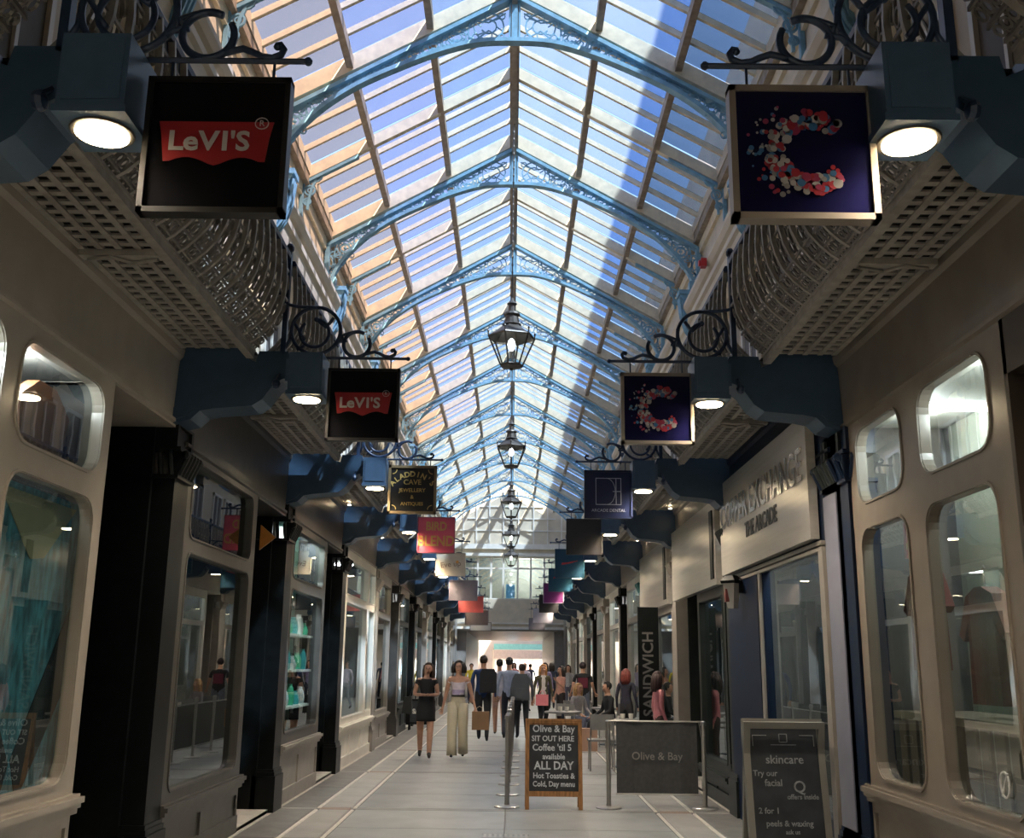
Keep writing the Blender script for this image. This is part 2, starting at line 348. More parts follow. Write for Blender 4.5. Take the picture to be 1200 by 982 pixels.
# ---- arches with filigree
def topz(x): return 10.20 - .58*abs(x)
apts = [(0,9.50),(.5,9.47),(1.0,9.32),(1.5,9.10),(2.0,8.84),(2.4,8.55),(2.7,8.24),(2.88,7.98),(2.96,7.80)]
def _cr(p0, p1, p2, p3, t): return .5*((2*p1)+(-p0+p2)*t+(2*p0-5*p1+4*p2-p3)*t*t+(-p0+3*p1-3*p2+p3)*t**3)
_a = [(-.5,9.47)]+apts+[(3.0,7.66)]
apts = [(_cr(*[_a[i+j][0] for j in range(4)], q/4), _cr(*[_a[i+j][1] for j in range(4)], q/4)) for i in range(len(_a)-3) for q in range(4)]+[(2.96,7.80)]
def botz(x):
    x = abs(x)
    for (a, za), (b, zb) in zip(apts, apts[1:]):
        if x <= b: return za+(zb-za)*(x-a)/(b-a)
    return 7.8
def arch_meshes():
    b = MB()
    top = []; 
    for s in (-1, 1):
        b.extr([(0,-.07,topz(0)),(s*3.1,-.07,topz(3.1)),(s*3.1,-.07,topz(3.1)-.06),(0,-.07,topz(0)-.06)], (0,.14,0))
        P = [(s*x, z) for x, z in apts]
        for (a, c) in zip(P, P[1:]):
            dx = c[0]-a[0]; dz = c[1]-a[1]; L = math.hypot(dx, dz); nx, nz = -dz/L, dx/L
            if nz < 0: nx, nz = -nx, -nz
            b.extr([(a[0],-.06,a[1]),(c[0],-.06,c[1]),(c[0]+nx*.055,-.06,c[1]+nz*.055),(a[0]+nx*.055,-.06,a[1]+nz*.055)], (0,.12,0))
        b.box(s*3.05, s*3.12, -.06, .06, 7.62, topz(3.1)); b.box(s*2.92, s*3.12, -.07, .07, 7.60, 7.80)
    f = MB(); T = .014
    for s in (-1, 1):
        x = .12
        f.box(s*.05, s*.075, -.02, .02, botz(.06)+.04, topz(.06)-.05)
        while x < 3.0:
            g0 = botz(x)+.055; g1 = topz(x)-.06; g = g1-g0
            if g < .07: x += .1; f.box(s*(x-.06), s*(x-.04), -.02,.02, g0, g1); continue
            r = min(g*.5, .22); cx = x+r; 
            g0 = botz(cx)+.055; g1 = topz(cx)-.06; cz = (g0+g1)/2; r2 = min(r, (g1-g0)/2)
            f.tube([(s*p[0], p[1], p[2]) for p in arc(cx, cz, r2, 0, 360, 14)], T, 4)
            f.tube([(s*p[0], p[1], p[2]) for p in arc(cx, cz, r2*.52, 30, 330, 10)], T*.9, 4)
            for q in range(6): f.tube([(s*(cx+r2*.5*cos(q*pi/3)),0,cz+r2*.5*sin(q*pi/3)), (s*(cx+r2*cos(q*pi/3+.35)),0,cz+r2*sin(q*pi/3+.35))], T*.7, 4)
            for sx_ in (-1,1):
                for zz_ in (g0+.045, g1-.045):
                    if r2 > .09: f.tube([(s*p[0], p[1], p[2]) for p in arc(cx+sx_*r2*.85, zz_, .045, 0, 360, 8)], T*.7, 4)
            if g1-g0 > 3*r2: 
                f.tube([(s*p[0], p[1], p[2]) for p in arc(cx, g1-r2*.7, r2*.6, 0, 360, 10)], T, 4); f.tube([(s*p[0], p[1], p[2]) for p in arc(cx, g0+r2*.7, r2*.6, 0, 360, 10)], T, 4)
            xe = x+2*r+.02
            zb, zt = botz(xe)+.03, topz(xe)-.03
            f.tube([(s*xe,0,zb),(s*(xe+.03),0,(zb+zt)/2),(s*(xe),0,zt)], T, 4)
            for q in (.25,.75):
                zz = zb+(zt-zb)*q; f.ball((s*xe,0,zz), .03,.02,.03, 6, 4)
            f.tube([(s*x,0,g1),(s*cx,0,cz+r2*.3),(s*xe,0,zt)], T*.8, 4); f.tube([(s*x,0,g0),(s*cx,0,cz-r2*.3),(s*xe,0,zb)], T*.8, 4)
            x = xe+.03
        # foot bracket: extra scrolls running down
        for (cx, cz, r) in ((2.88,8.12,.10),(2.97,7.93,.06),(2.80,8.34,.08)):
            f.tube([(s*p[0], p[1], p[2]) for p in arc(cx, cz, r, 0, 360, 12)], T, 4)
            f.ball((s*cx,0,cz), .03,.02,.03, 6, 4)
    f.box(-.04, .04, -.03, .03, 9.5, 10.15)
    return b.mesh('roof_arch', M['arch']), f.mesh('filigree', M['arch'])
am, fm = arch_meshes()
# half brackets under the middle rafters
hb = {}
for s in (-1, 1):
    b = MB(); T = .018
    b.extr([(s*2.30,-.04,rz(2.3)-.22),(s*3.14,-.04,rz(3.14)-.22),(s*3.14,-.04,rz(3.14)-.27),(s*2.3,-.04,rz(2.3)-.27)], (0,.08,0))
    b.box(s*3.09, s*3.14, -.04, .04, 7.98, rz(3.1)-.2)
    P = [(s*(2.3+.72*sin(R(a))), 0, 9.02-.95*(1-cos(R(a)))) for a in range(0, 91, 10)]
    b.tube(P, .025, 4)
    for (cx, cz, r) in ((2.93,8.62,.10),(3.0,8.38,.075),(2.72,8.76,.07),(3.03,8.2,.05),(2.55,8.86,.05)):
        b.tube([(s*p[0], p[1], p[2]) for p in arc(cx, cz, r, 0, 360, 12)], T, 4); b.tube([(s*p[0], p[1], p[2]) for p in arc(cx, cz, r*.45, 0, 360, 8)], T*.8, 4)
    hb[s] = b.mesh('rafter_bracket', M['arch'])
# corbels on the cornice below the arch feet
cb = {}
for s in (-1, 1):
    b = MB()
    prof = [(3.05,7.62),(2.76,7.62),(2.76,7.52),(2.80,7.46),(2.80,7.20),(2.86,7.0),(2.95,6.82),(3.05,6.70)]
    b.extr([(s*x,-.11,z) for x, z in prof], (0,.22,0)); b.box(s*2.73, s*3.05, -.14, .14, 7.55, 7.62)
    for y in (-.07, 0, .07): b.tube([(s*2.75,y,7.5),(s*2.78,y,7.2),(s*2.85,y,6.96),(s*2.97,y,6.78)], .022, 5)
    cb[s] = b.mesh('corbel', M['arch'])
for k in range(2, KMAX+1):
    a = obj('roof_arch', am, ceiling, (0, YK(k), 0)); obj('filigree', fm, a)
    for s in (-1, 1):
        obj('corbel', cb[s], ceiling, (0, YK(k), 0))
        if k < KMAX: obj('rafter_bracket', hb[s], ceiling, (0, YK(k)+2.05, 0))
for s in (-1, 1):
    obj('rafter_bracket', hb[s], ceiling, (0, YK(2)-2.05, 0)); obj('corbel', cb[s], ceiling, (0, YK(1), 0))
# sprinkler pipe along the left rafters ends / red alarm
mb = MB(); mb.box(2.72, 2.80, 13.80, 13.92, 7.22, 7.34); mb.lathe((2.72,13.86,7.28), [(.045,-.03),(.045,.0)], 10, 'x')
tag(mb.build('fire_alarm', M['red']), 'small red fire alarm sounder on the cornice of the right wall', 'alarm')

# ---- end wall (gable), windows, underpass
mb = MB()
mb.extr([(-3.6,YEND,6.85),(3.6,YEND,6.85),(3.6,YEND,rz(3.6)),(0,YEND,RZ),(-3.6,YEND,rz(3.6))], (0,.3,0))
mb.box(-3.6, 3.6, YEND, YEND+.3, 3.3, 4.75)
mb.box(-3.6, -2.3, YEND, YEND+.3, 4.75, 6.85); mb.box(2.3, 3.6, YEND, YEND+.3, 4.75, 6.85)
end = struct(mb.build('wall_back', M['cream']))
mb = MB(); mb.box(-3.1, 3.1, YEND-.12, YEND, 6.85, 7.0); mb.box(-3.1,3.1,YEND-.16,YEND,7.2,7.45); mb.box(-2.9,2.9,YEND-.14,YEND,3.3,3.42); mb.box(-2.9,2.9,YEND-.10,YEND,3.55,3.62); mb.build('moulding', M['white'], end)
mb = MB()
for x in (-2.4,-1.75,-1.1,-.4,.35,1.1,1.8,2.5): mb.box(x-.03, x+.03, YEND-.05, YEND, 7.45, rz(x)-.1)
for z in (8.1, 8.7, 9.3): mb.box(-2.9+ (z-8)*1.0, 2.9-(z-8)*1.0, YEND-.04, YEND, z, z+.05)
mb.build('gable_boarding', M['white'], end)
win = struct(MB().build('window_1', M['white'])) if False else None
mb = MB()
xs = [-2.3,-1.65,-.98,-.38,.33,.98,1.65,2.3]
for x in xs: mb.box(x-.045, x+.045, YEND+.02, YEND+.14, 4.75, 6.85)
for z in (4.75, 6.25, 6.8): mb.box(-2.3, 2.3, YEND+.03, YEND+.13, z-.03, z+.05)
win = struct(mb.build('window_1', M['white']))
for a, b in zip(xs, xs[1:]):
    for z0, z1 in ((4.8,6.22),(6.3,6.77)):
        mb = MB(); mb.box(a+.05, b-.05, YEND+.08, YEND+.09, z0, z1); mb.build('pane', M['glass'], win)
mb = MB(); mb.box(-2.6,2.6,YEND+3.0,YEND+3.1,4.4,7); mb.box(-2.6,2.6,YEND+.3,YEND+3.1,4.4,4.5); mb.box(-2.6,-2.5,YEND+.3,YEND+3,4.5,7); mb.box(2.5,2.6,YEND+.3,YEND+3,4.5,7); mb.box(-2.6,2.6,YEND+.3,YEND+3,6.95,7.02); mb.build('upper_room', flat('pale_upper_room', (.42,.42,.38), .7), end)
ld = bpy.data.lights.new('room_fill_light', 'POINT'); ld.energy = 60; lo = bpy.data.objects.new('room_fill_light', ld); COL.objects.link(lo); lo.location = (.8, YEND+1.6, 6.5)  # fill light added inside to brighten the end windows
mb = MB(); mb.box(-.25,.2,YEND+1.6,YEND+1.7,4.8,5.6); mb.build('blue_panel', flat('bright_blue_print', (.1,.35,.75)), end)
# underpass: ceiling and side walls
mb = MB(); mb.box(-3.2, 3.2, YEND, 71, 3.22, 3.3); mb.build('underpass_ceiling', M['greyshop'], end)
mb = MB()
for s in (-1, 1): mb.box(s*2.15, s*3.2, YEND+.3, 71, 0, 3.22)
mb.build('underpass_wall', M['greyshop'], end)

# front entrance wall behind the camera (open arch to the street)
mb = MB(); mb.box(-5.1,5.1,-1.35,-1.2,4.3,10.6); 
for s in (-1,1): mb.box(s*2.6, s*5.1, -1.35, -1.2, 0, 4.3)
mb.box(-2.75,2.75,-8.5,-1.2,3.35,3.5); mb.box(-2.75,2.75,-1.35,-1.2,3.35,4.3)  # unseen entrance tunnel, added to cut street light on the near brackets
for s in (-1,1): mb.box(s*2.6, s*2.75, -8.5, -1.35, 0, 3.5)
struct(mb.build('wall_front', M['greyshop']))

# ================================================================== BALCONIES
BP = [(2.01,3.97),(1.965,4.0),(1.90,4.06),(1.835,4.14),(1.79,4.24),(1.765,4.35),(1.758,4.47),(1.765,4.60),(1.78,4.75)]
def bprof(t):
    t = max(0, min(.9999, t))*(len(BP)-1); i = int(t); f = t-i
    return (BP[i][0]+(BP[i+1][0]-BP[i][0])*f, BP[i][1]+(BP[i+1][1]-BP[i][1])*f)
def railing_cell(s, wdt=.195):
    b = MB()
    def P(u, t, o=0): x, z = bprof(t); return (s*(x-o), u, z)
    # main curved rib (flat bar standing proud)
    for i in range(8):
        t0, t1 = i/8, (i+1)/8; x0, z0 = bprof(t0); x1, z1 = bprof(t1)
        b.extr([(s*x0,0,z0),(s*(x0-.034),0,z0+.006),(s*(x1-.034),0,z1+.006),(s*x1,0,z1)], (0,.026,0))
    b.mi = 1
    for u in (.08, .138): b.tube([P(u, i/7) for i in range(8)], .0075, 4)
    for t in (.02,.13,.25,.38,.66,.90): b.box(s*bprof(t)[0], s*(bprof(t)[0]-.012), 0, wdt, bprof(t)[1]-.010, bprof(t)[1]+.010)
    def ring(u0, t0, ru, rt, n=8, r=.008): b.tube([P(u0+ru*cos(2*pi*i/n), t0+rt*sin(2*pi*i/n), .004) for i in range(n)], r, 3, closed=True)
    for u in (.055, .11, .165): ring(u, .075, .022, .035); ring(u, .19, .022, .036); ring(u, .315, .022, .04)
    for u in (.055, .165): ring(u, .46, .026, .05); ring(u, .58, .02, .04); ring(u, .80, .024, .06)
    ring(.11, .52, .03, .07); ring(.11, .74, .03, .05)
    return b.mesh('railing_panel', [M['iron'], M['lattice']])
cellm = {s: railing_cell(s) for s in (-1,1)}
def grating(s):
    b = MB()
    for x in (2.07, 2.185, 2.30, 2.415, 2.525): b.box(s*(x-.020), s*(x+.020), .16, 3.95, 3.966, 3.99)
    n = 34
    for i in range(n+1):
        y = .18+3.75*i/n; b.box(s*2.05, s*2.545, y-.024, y+.024, 3.974, 3.988)
    b.mi = 1; b.box(s*2.05, s*2.545, .16, 3.95, 4.03, 4.05)
    return b.mesh('floor_grating', [M['iron'], M['deck']])
gratm = {s: grating(s) for s in (-1,1)}
def between(k):
    if k == 0: return 'behind the viewer before the first bracket'
    return 'between the %s and %s wall brackets' % (ORD[k].replace('nearest','first'), ORD[k+1])
for s in (-1, 1):
    nm = SIDE[(s+1)//2]
    eb = MB(); eb.box(s*1.985, s*2.045, .1, 4.0, 3.905, 3.99); eb.box(s*1.975, s*2.06, .1, 4.0, 3.955, 3.975); ebm = eb.mesh('edge_beam', M['iron'])
    tr = MB(); tr.extr([(s*1.75,.1,4.74),(s*1.82,.1,4.74),(s*1.83,.1,4.77),(s*1.80,.1,4.80),(s*1.76,.1,4.80),(s*1.745,.1,4.77)], (0,3.9,0)); trm = tr.mesh('top_rail', M['scroll'])
    sp = MB(); sp.lathe((s*2.42,.42,3.93), [(.03,.0),(.035,.04)], 10); spm = sp.mesh('spotlight_rim', M['metal'])
    sq = MB(); sq.lathe((s*2.42,.42,3.922), [(.022,.0),(.022,.006)], 10); sqm = sq.mesh('spotlight', M['spot'])
    hz_ = MB(); hz_.box(s*2.05, s*2.54, 2.0, 2.08, 3.93, 3.97); hz_.tube([(s*2.08,2.04,3.92),(s*2.25,2.1,3.92),(s*2.35,2.0,3.92),(s*2.5,2.05,3.92)], .012, 5); hzm = hz_.mesh('conduit', M['iron'])
    for k in range(0, KMAX):
        t = thing('balcony', 'cast iron balcony on the %s side, %s' % (nm, between(k)), 'balcony', (0, YK(k), 0), group=None)
        obj('floor_grating', gratm[s], t); obj('edge_beam', ebm, t); obj('top_rail', trm, t)
        sr = obj('spotlight_rim', spm, t); obj('spotlight', sqm, sr); obj('conduit', hzm, t)
        if k >= 3: obj('spotlight', sqm, t, (0, 3.05, 0))
        for i in range(20 if k < 8 else 0): obj('railing_panel', cellm[s], t, (0, .1+.195*i, 0))
        if k >= 8:
            b = MB()
            for i in range(20):
                for me_v, me_f in (([v.co for v in cellm[s].vertices], [tuple(p.vertices) for p in cellm[s].polygons]),):
                    b.add([(v.x, v.y+.1+.195*i, v.z) for v in me_v], me_f)
            if ('farrail', s) not in cache: cache['farrail', s] = b.mesh('railing', M['iron'])
            obj('railing', cache['farrail', s], t)

# ================================================================== BRACKETS with lamps and scrolls
def bracket_parts(s):
    b = MB()
    prof = [(2.60,4.06),(2.12,4.06),(2.06,3.93),(1.99,3.90),(1.97,3.99),(1.74,3.99),(1.72,3.94),(1.72,3.78),(1.78,3.76),(1.84,3.72),(1.92,3.60),(2.0,3.545),(2.30,3.52),(2.40,3.50),(2.47,3.43),(2.60,3.40)]
    b.extr([(s*x,-.02,z) for x, z in prof], (0,.30,0)); b.extr([(s*x,-.04,z) for x, z in [(2.60,3.52),(2.44,3.52),(2.50,3.46),(2.60,3.42)]], (0,.34,0))
    body = b.mesh('bracket_body', M['blue'])
    b = MB(); b.box(s*1.43, s*1.69, -.20, .10, 3.60, 3.93); b.box(s*1.42, s*1.70, -.21, .11, 3.595, 3.625); b.box(s*1.69, s*1.73, -.12, .06, 3.72, 3.90)
    for a in (-.20,): b.box(s*1.45, s*1.67, a-.006, a, 3.65, 3.90)
    house = b.mesh('lamp_housing', M['lampblue'])
    b = MB(); b.lathe((s*1.565,-.05,3.588), [(.118,0),(.122,.004),(.122,.01)], 24); rim = b.mesh('lamp_rim', M['lanternmetal'])
    b = MB(); b.lathe((s*1.565,-.05,3.582), [(.10,0),(.10,.006)], 24); disc = b.mesh('lamp_disc', M['lamp'])
    b = MB(); b.lathe((s*1.80,-.10,3.70), [(.0,-.035),(.035,-.02),(.045,.0),(.035,.02),(.0,.035)], 10, 'x'); b.tube([(s*1.80,-.10,3.73),(s*1.80,-.02,3.80)], .012, 5); cap = b.mesh('bracket_boss', M['scroll'])  # small round boss between bracket and lamp housing, gives no light
    b = MB(); b.box(s*1.765, s*1.805, -.02, .03, 3.97, 4.84); b.ball((s*1.785,.005,4.87), .035,.035,.045, 8, 5)
    post = b.mesh('post', M['scroll'])
    b = MB(); r = .014
    def C(cx, cz, rad, a0, a1, n=20, rr=r): b.tube([(s*p[0], p[1], p[2]) for p in arc(cx, cz, rad, a0, a1, n)], rr, 6)
    def Q(pts, rr=r): b.tube([(s*p[0], 0, p[1]) for p in pts], rr, 6)
    # upper hook sweeping down to the big circle
    Q([(1.795,4.60),(1.80,4.66),(1.835,4.68),(1.865,4.65),(1.87,4.58),(1.855,4.50),(1.82,4.43),(1.76,4.385),(1.68,4.37),(1.60,4.368),(1.53,4.366)])
    C(1.535,4.17,.195, 90, 450, 30, .016)
    # inner scroll
    C(1.545,4.15,.115, 95, 405, 22); b.ball((s*1.535,0,4.265), .022,.02,.022, 8, 5)
    Q([(1.535,4.265),(1.49,4.225),(1.46,4.20),(1.43,4.235),(1.40,4.28)])
    Q([(1.71,4.23),(1.67,4.17),(1.65,4.13),(1.62,4.09)]); Q([(1.62,4.045),(1.66,4.02),(1.68,4.01)])
    Q([(1.775,4.02),(1.735,4.10),(1.728,4.2)]); 
    # link and small circle
    Q([(1.375,4.05),(1.35,4.08),(1.315,4.085),(1.285,4.09)]); b.ball((s*1.35,0,4.10), .02,.016,.02, 6, 4)
    C(1.205,4.06,.105, 150, 480, 26, .016); Q([(1.31,4.10),(1.33,4.13),(1.30,4.14),(1.26,4.155),(1.20,4.165)])
    Q([(1.34,4.22),(1.335,4.14),(1.335,4.08)],.012)
    # tail to the end curl
    Q([(1.15,3.975),(1.10,3.99),(1.06,4.0),(1.02,3.985),(.98,3.965),(.94,3.96),(.905,3.975),(.895,4.0),(.91,4.02),(.925,4.015)])
    b.ball((s*.922,0,4.012), .018,.016,.018, 6, 4)
    scr = b.mesh('scroll_ironwork', M['scroll'], True)
    b = MB(); b.tube([(s*1.45,0,3.945),(s*.80,0,3.945)], .012, 6); b.ball((s*.795,0,3.945), .018,.018,.018, 8, 5)
    bar = b.mesh('sign_bar', M['scroll'])
    return body, house, rim, disc, cap, post, scr, bar
bracket = {}
for s in (-1, 1): bracket[s] = bracket_parts(s)
signdesc = {(-1,1):'nearest black batwing logo sign',(-1,2):'smaller black batwing logo sign',(-1,3):'black and gold lettered sign',(-1,4):'pink sign',(-1,5):'cream script sign',(-1,6):'mauve grey sign',(-1,7):'coral sign',(-1,8):'brown sign',(-1,9):'pale bordered sign',
            (1,1):'nearest navy dotted letter sign',(1,2):'smaller navy dotted letter sign',(1,3):'navy monogram sign',(1,4):'plain charcoal sign',(1,5):'nearer teal sign',(1,6):'farther teal sign',(1,7):'purple sign',(1,8):'black sign with pale edge',(1,9):'pale lavender sign',(1,10):'dull grey sign'}
for s in (-1, 1):
    nm = SIDE[(s+1)//2]; P = bracket[s]
    for k in range(0, KMAX):
        d = ('holding the '+signdesc[(s,k)]) if (s,k) in signdesc else ('by the entrance behind the viewer' if k == 0 else '%s from the viewer, without a sign' % ORD[k])
        t = thing('wall_bracket', 'blue bracket with boxed downlight, %s wall, %s' % (nm, d), 'bracket', (0, YK(k), 0))
        obj('bracket_body', P[0], t); h = obj('lamp_housing', P[1], t); obj('lamp_rim', P[2], h); obj('lamp_disc', P[3], h); obj('bracket_boss', P[4], t)
        obj('post', P[5], t); obj('scroll_ironwork', P[6], t); obj('sign_bar', P[7], t)
        if True:
            ld = bpy.data.lights.new('downlight', 'SPOT'); ld.energy = 84; ld.color = (1,.84,.65); ld.spot_size = R(150); ld.spot_blend = .9; ld.shadow_soft_size = .09
            lo = bpy.data.objects.new('downlight', ld); COL.objects.link(lo); lo.location = (s*1.565, YK(k)-.05, 3.57)

# ================================================================== HANGING SIGNS
def sign(s, k, w0, w1, z0, z1, face, frame, label, name='hanging_sign', fr=.022):
    t = thing(name, label, 'sign', (s*(w0+w1)/2, YK(k), (z0+z1)/2)); w, h = abs(w1-w0)/2, (z1-z0)/2
    b = MB(); b.box(-w+.004, w-.004, -.022, .022, -h+.004, h-.004); b.build('panel', face, t)
    b = MB()
    for a in (((-w),(w),(h-fr),h), (-w,w,-h,-h+fr)): b.box(a[0],a[1],-.032,.032,a[2],a[3])
    b.box(-w,-w+fr,-.032,.032,-h,h); b.box(w-fr,w,-.032,.032,-h,h); b.build('frame', frame, t)
    b = MB()
    for x in (-w*.72, w*.72): b.tube([(x,0,h),(x,0,h+3.945-z1)], .006, 5)
    b.build('hanger', M['scroll'], t)
    return t, w, h
blk = flat('gloss_black_sign_face', (.004,.004,.005), .12, var=0)
LT = Matrix.Translation
for k in (1, 2):
    t, w, h = sign(-1, k, .85, 1.415, 3.275, 3.855, blk, flat('black_sign_frame', (.012,.011,.010), .35),
        'black sign with red batwing logo, %s, left' % ('the larger one nearest the viewer' if k == 1 else 'the smaller one behind it'))
    b = MB(); H = .085; W = .225
    pts = [(-W,H),(W,H),(W*.94,.02),(W*.88,-H)]
    pts += [(W*.88-(W*.88)*i/8, -H-.012+.030*sin(pi*min(1,i/7.2))*1.0) for i in range(1, 8)] + [(0,-H-.018)]
    pts += [(-(W*.88)*i/8, -H-.012+.030*sin(pi*min(1,(8-i)/7.2))) for i in range(1, 8)] + [(-W*.88,-H),(-W*.94,.02)]
    b.extr([(x,-.026,z+.01) for x, z in pts], (0,.003,0)); b.build('red_logo_shape', flat('red_logo_print', (.30,.012,.016), .45), t)
    wm = flat('white_logo_lettering', (.50,.47,.45), .5)
    for ch, x, sz, sq in (('L',-.155,.115,1.1),('e',-.095,.115,1.1),('V',-.025,.115,1.1),('I',.038,.115,1.1),("'",.068,.11,1),('S',.108,.115,1.05)):
        text(ch, sz, .001, 'lettering', wm, t, LT((x,-.0275,.008)) @ FACE, bold=.003, squash=sq)
    b = MB(); b.tube([(.178+.026*cos(a*pi/8),-.028,.088+.024*sin(a*pi/8)) for a in range(16)], .0022, 4, closed=True); b.build('registered_mark', wm, t)
    text('R', .036, .001, 'lettering', wm, t, LT((.178,-.028,.088)) @ FACE)
# dotted C signs
navyf = flat('gloss_navy_sign_face', (.006,.006,.035), .15, var=0)
dots = [flat('dot_red', (.34,.02,.035), .4), flat('dot_white', (.42,.40,.40), .4), flat('dot_blue', (.04,.15,.32), .4), flat('dot_grey', (.26,.25,.25), .4), flat('dot_pink', (.30,.03,.09), .4)]
rnd = random.Random(3); DD = []
for i in range(190):
    a = R(rnd.uniform(40, 320)); rad = rnd.uniform(.105, .178); DD.append((rad*cos(a)+.03, rad*sin(a)*.98, rnd.uniform(.008,.020), rnd.choice((0,0,0,1,1,2,3,4))))
for i in range(54):
    a = R(rnd.uniform(112, 250)); rad = rnd.uniform(.16, .25); DD.append((rad*cos(a)+.02, rad*sin(a)*.85, rnd.uniform(.004,.012), rnd.choice((0,1,2,3,4))))
for k in (1, 2):
    t, w, h = sign(1, k, .88, 1.447, 3.275, 3.845, navyf, flat('champagne_sign_frame', (.30,.255,.21), .4, metal=.2),
        'navy sign with a C of coloured dots, %s' % ('the larger one nearest the viewer' if k == 1 else 'the smaller one behind it'), fr=.026)
    b = MB()
    for i, (x, z, r, c) in enumerate(DD):
        b.mi = c; d = .0245+.0003*(i % 12)
        b.extr([(x+r*cos(q*pi/5), -d-.001, z+r*sin(q*pi/5)) for q in range(10)], (0,.0018,0))
    b.build('dotted_letter', dots, t)['kind'] = 'stuff'
# left 3: aladdin's cave
t, w, h = sign(-1, 3, .85, 1.415, 3.30, 3.87, flat('black_sign_paint', (.012,.012,.012), .4), flat('brass_sign_frame', (.26,.19,.10), .4, metal=.3), 'black hanging sign with gold arched lettering and corner ornaments', fr=.03)
gold = flat('gold_leaf_lettering', (.55,.38,.12), .4)
for i, ch in enumerate("ALADDIN'S"):
    a = R(90+50-12.5*i); text(ch, .088, .001, 'lettering', gold, t, LT((.30*cos(a), -.024, -.12+.30*sin(a))) @ Matrix.Rotation(-(a-pi/2), 4, 'Y') @ FACE, bold=.002)
for sx, z, sz in (('CAVE',.085,.085),('JEWELLERY',-.01,.062),('&',-.09,.06),('ANTIQUES',-.17,.055)): text(sx, sz, .001, 'lettering', gold, t, LT((0,-.024,z)) @ FACE, bold=.001)
b = MB()
for sx in (-1,1):
    for sz in (-1,1): b.tube([(sx*(.235-.05*sin(a*pi/8)),-.024,sz*(.235-.05*cos(a*pi/8))) for a in range(0,5)], .006, 4)
b.build('corner_ornament', gold, t)
# left 4 pink
t, w, h = sign(-1, 4, .85, 1.435, 3.28, 3.84, flat('coral_pink_sign_face', (.85,.13,.18), .5), flat('dark_pink_sign_frame', (.45,.10,.13), .5), 'bright pink square hanging sign with yellow lettering in two lines', fr=.012)
yl = flat('mustard_yellow_lettering', (.75,.42,.12), .5)
text('BIRD', .19, .001, 'lettering', yl, t, LT((0,-.024,.13)) @ FACE, bold=.006, squash=.8); text('BLEND', .22, .001, 'lettering', yl, t, LT((0,-.024,-.10)) @ FACE, bold=.006, squash=.85)
# left 5 cream
t, w, h = sign(-1, 5, .86, 1.44, 3.27, 3.72, flat('cream_sign_face', (.80,.68,.50), .5), flat('cream_sign_frame', (.70,.60,.45), .5), 'cream hanging sign with brown script and an orange flower mark', fr=.01)
text('Eve up', .15, .001, 'lettering', flat('brown_script', (.33,.20,.12), .5), t, LT((0,-.024,0)) @ Matrix.Rotation(-.12,4,'Y') @ FACE); b = MB(); b.lathe((.13,-.024,.05), [(.0,-.003),(.03,-.003),(.03,0)], 10, 'y'); b.build('flower_mark', flat('orange_mark', (.85,.42,.10)), t)
def plain(s, k, w0, w1, z0, z1, col, fcol, label, txt=None, tcol=None):
    t, w, h = sign(s, k, w0, w1, z0, z1, flat('sign_face_%d_%d' % (k, s+1), col, .55), flat('sign_frame_%d_%d' % (k, s+1), fcol, .5), label, fr=.018)
    if txt: text(txt[0], txt[1], .001, 'lettering', flat('sign_letter_%d_%d' % (k, s+1), tcol, .5), t, LT((0,-.025,txt[2])) @ FACE, bold=.003)
    return t
plain(-1, 6, .75, 1.42, 3.05, 3.52, (.30,.26,.27), (.32,.28,.29), 'mauve grey hanging sign behind the cream one, left side')
plain(-1, 7, .72, 1.40, 2.98, 3.42, (.85,.17,.13), (.80,.15,.15), 'coral red hanging sign partly hidden behind the mauve grey one')
plain(-1, 8, .68, 1.40, 2.80, 3.25, (.20,.15,.13), (.16,.13,.12), 'brown hanging sign below and behind the coral one')
plain(-1, 9, .65, 1.40, 2.75, 3.05, (.62,.60,.56), (.15,.13,.12), 'pale wide hanging sign with a dark edge, farthest on the left')
t, w, h = sign(1, 3, .88, 1.445, 3.27, 3.84, flat('navy_sign_face', (.008,.016,.065), .4), flat('navy_sign_frame', (.010,.018,.06), .4), 'navy square hanging sign with white line monogram in a square')
wl = flat('pale_line_print', (.45,.48,.60), .5); b = MB()
for a in ((-.15,.15,.185,.193),(-.15,.15,-.125,-.117)): b.box(a[0],a[1],-.026,-.023,a[2],a[3])
for x in (-.15,.142): b.box(x,x+.008,-.026,-.023,-.125,.193)
b.box(.085,.093,-.026,-.023,-.12,.19); b.box(.05,.145,-.026,-.023,.03,.038)
b.tube([(-.02+.10*sin(R(a)),-.025,.034+.155*cos(R(a))) for a in range(0,181,15)], .004, 4); b.build('monogram', wl, t)
text('DAVID H. STUDIO', .045, .001, 'lettering', wl, t, LT((0,-.024,-.19)) @ FACE) if False else text('ARCADE DENTAL', .05, .001, 'lettering', wl, t, LT((0,-.024,-.19)) @ FACE)
plain(1, 4, .885, 1.45, 3.28, 3.84, (.03,.028,.027), (.03,.028,.027), 'plain charcoal square hanging sign, fourth on the right')
t = plain(1, 5, .88, 1.45, 3.26, 3.82, (.008,.065,.115), (.008,.06,.10), 'teal square hanging sign with a red script stroke, the nearer of two')
b = MB(); b.extr([(-.16,-.026,0-.03),(-.05,-.026,0-.012),(.15,-.026,0+.045),(.165,-.026,0+.06),(-.02,-.026,0+.022),(-.15,-.026,0+.012)], (0,.003,0)); b.build('red_stroke', flat('red_brush_print', (.50,.03,.04), .5), t)
t = plain(1, 6, .90, 1.45, 3.28, 3.82, (.008,.075,.125), (.008,.06,.10), 'teal square hanging sign with a red script stroke, the one behind')
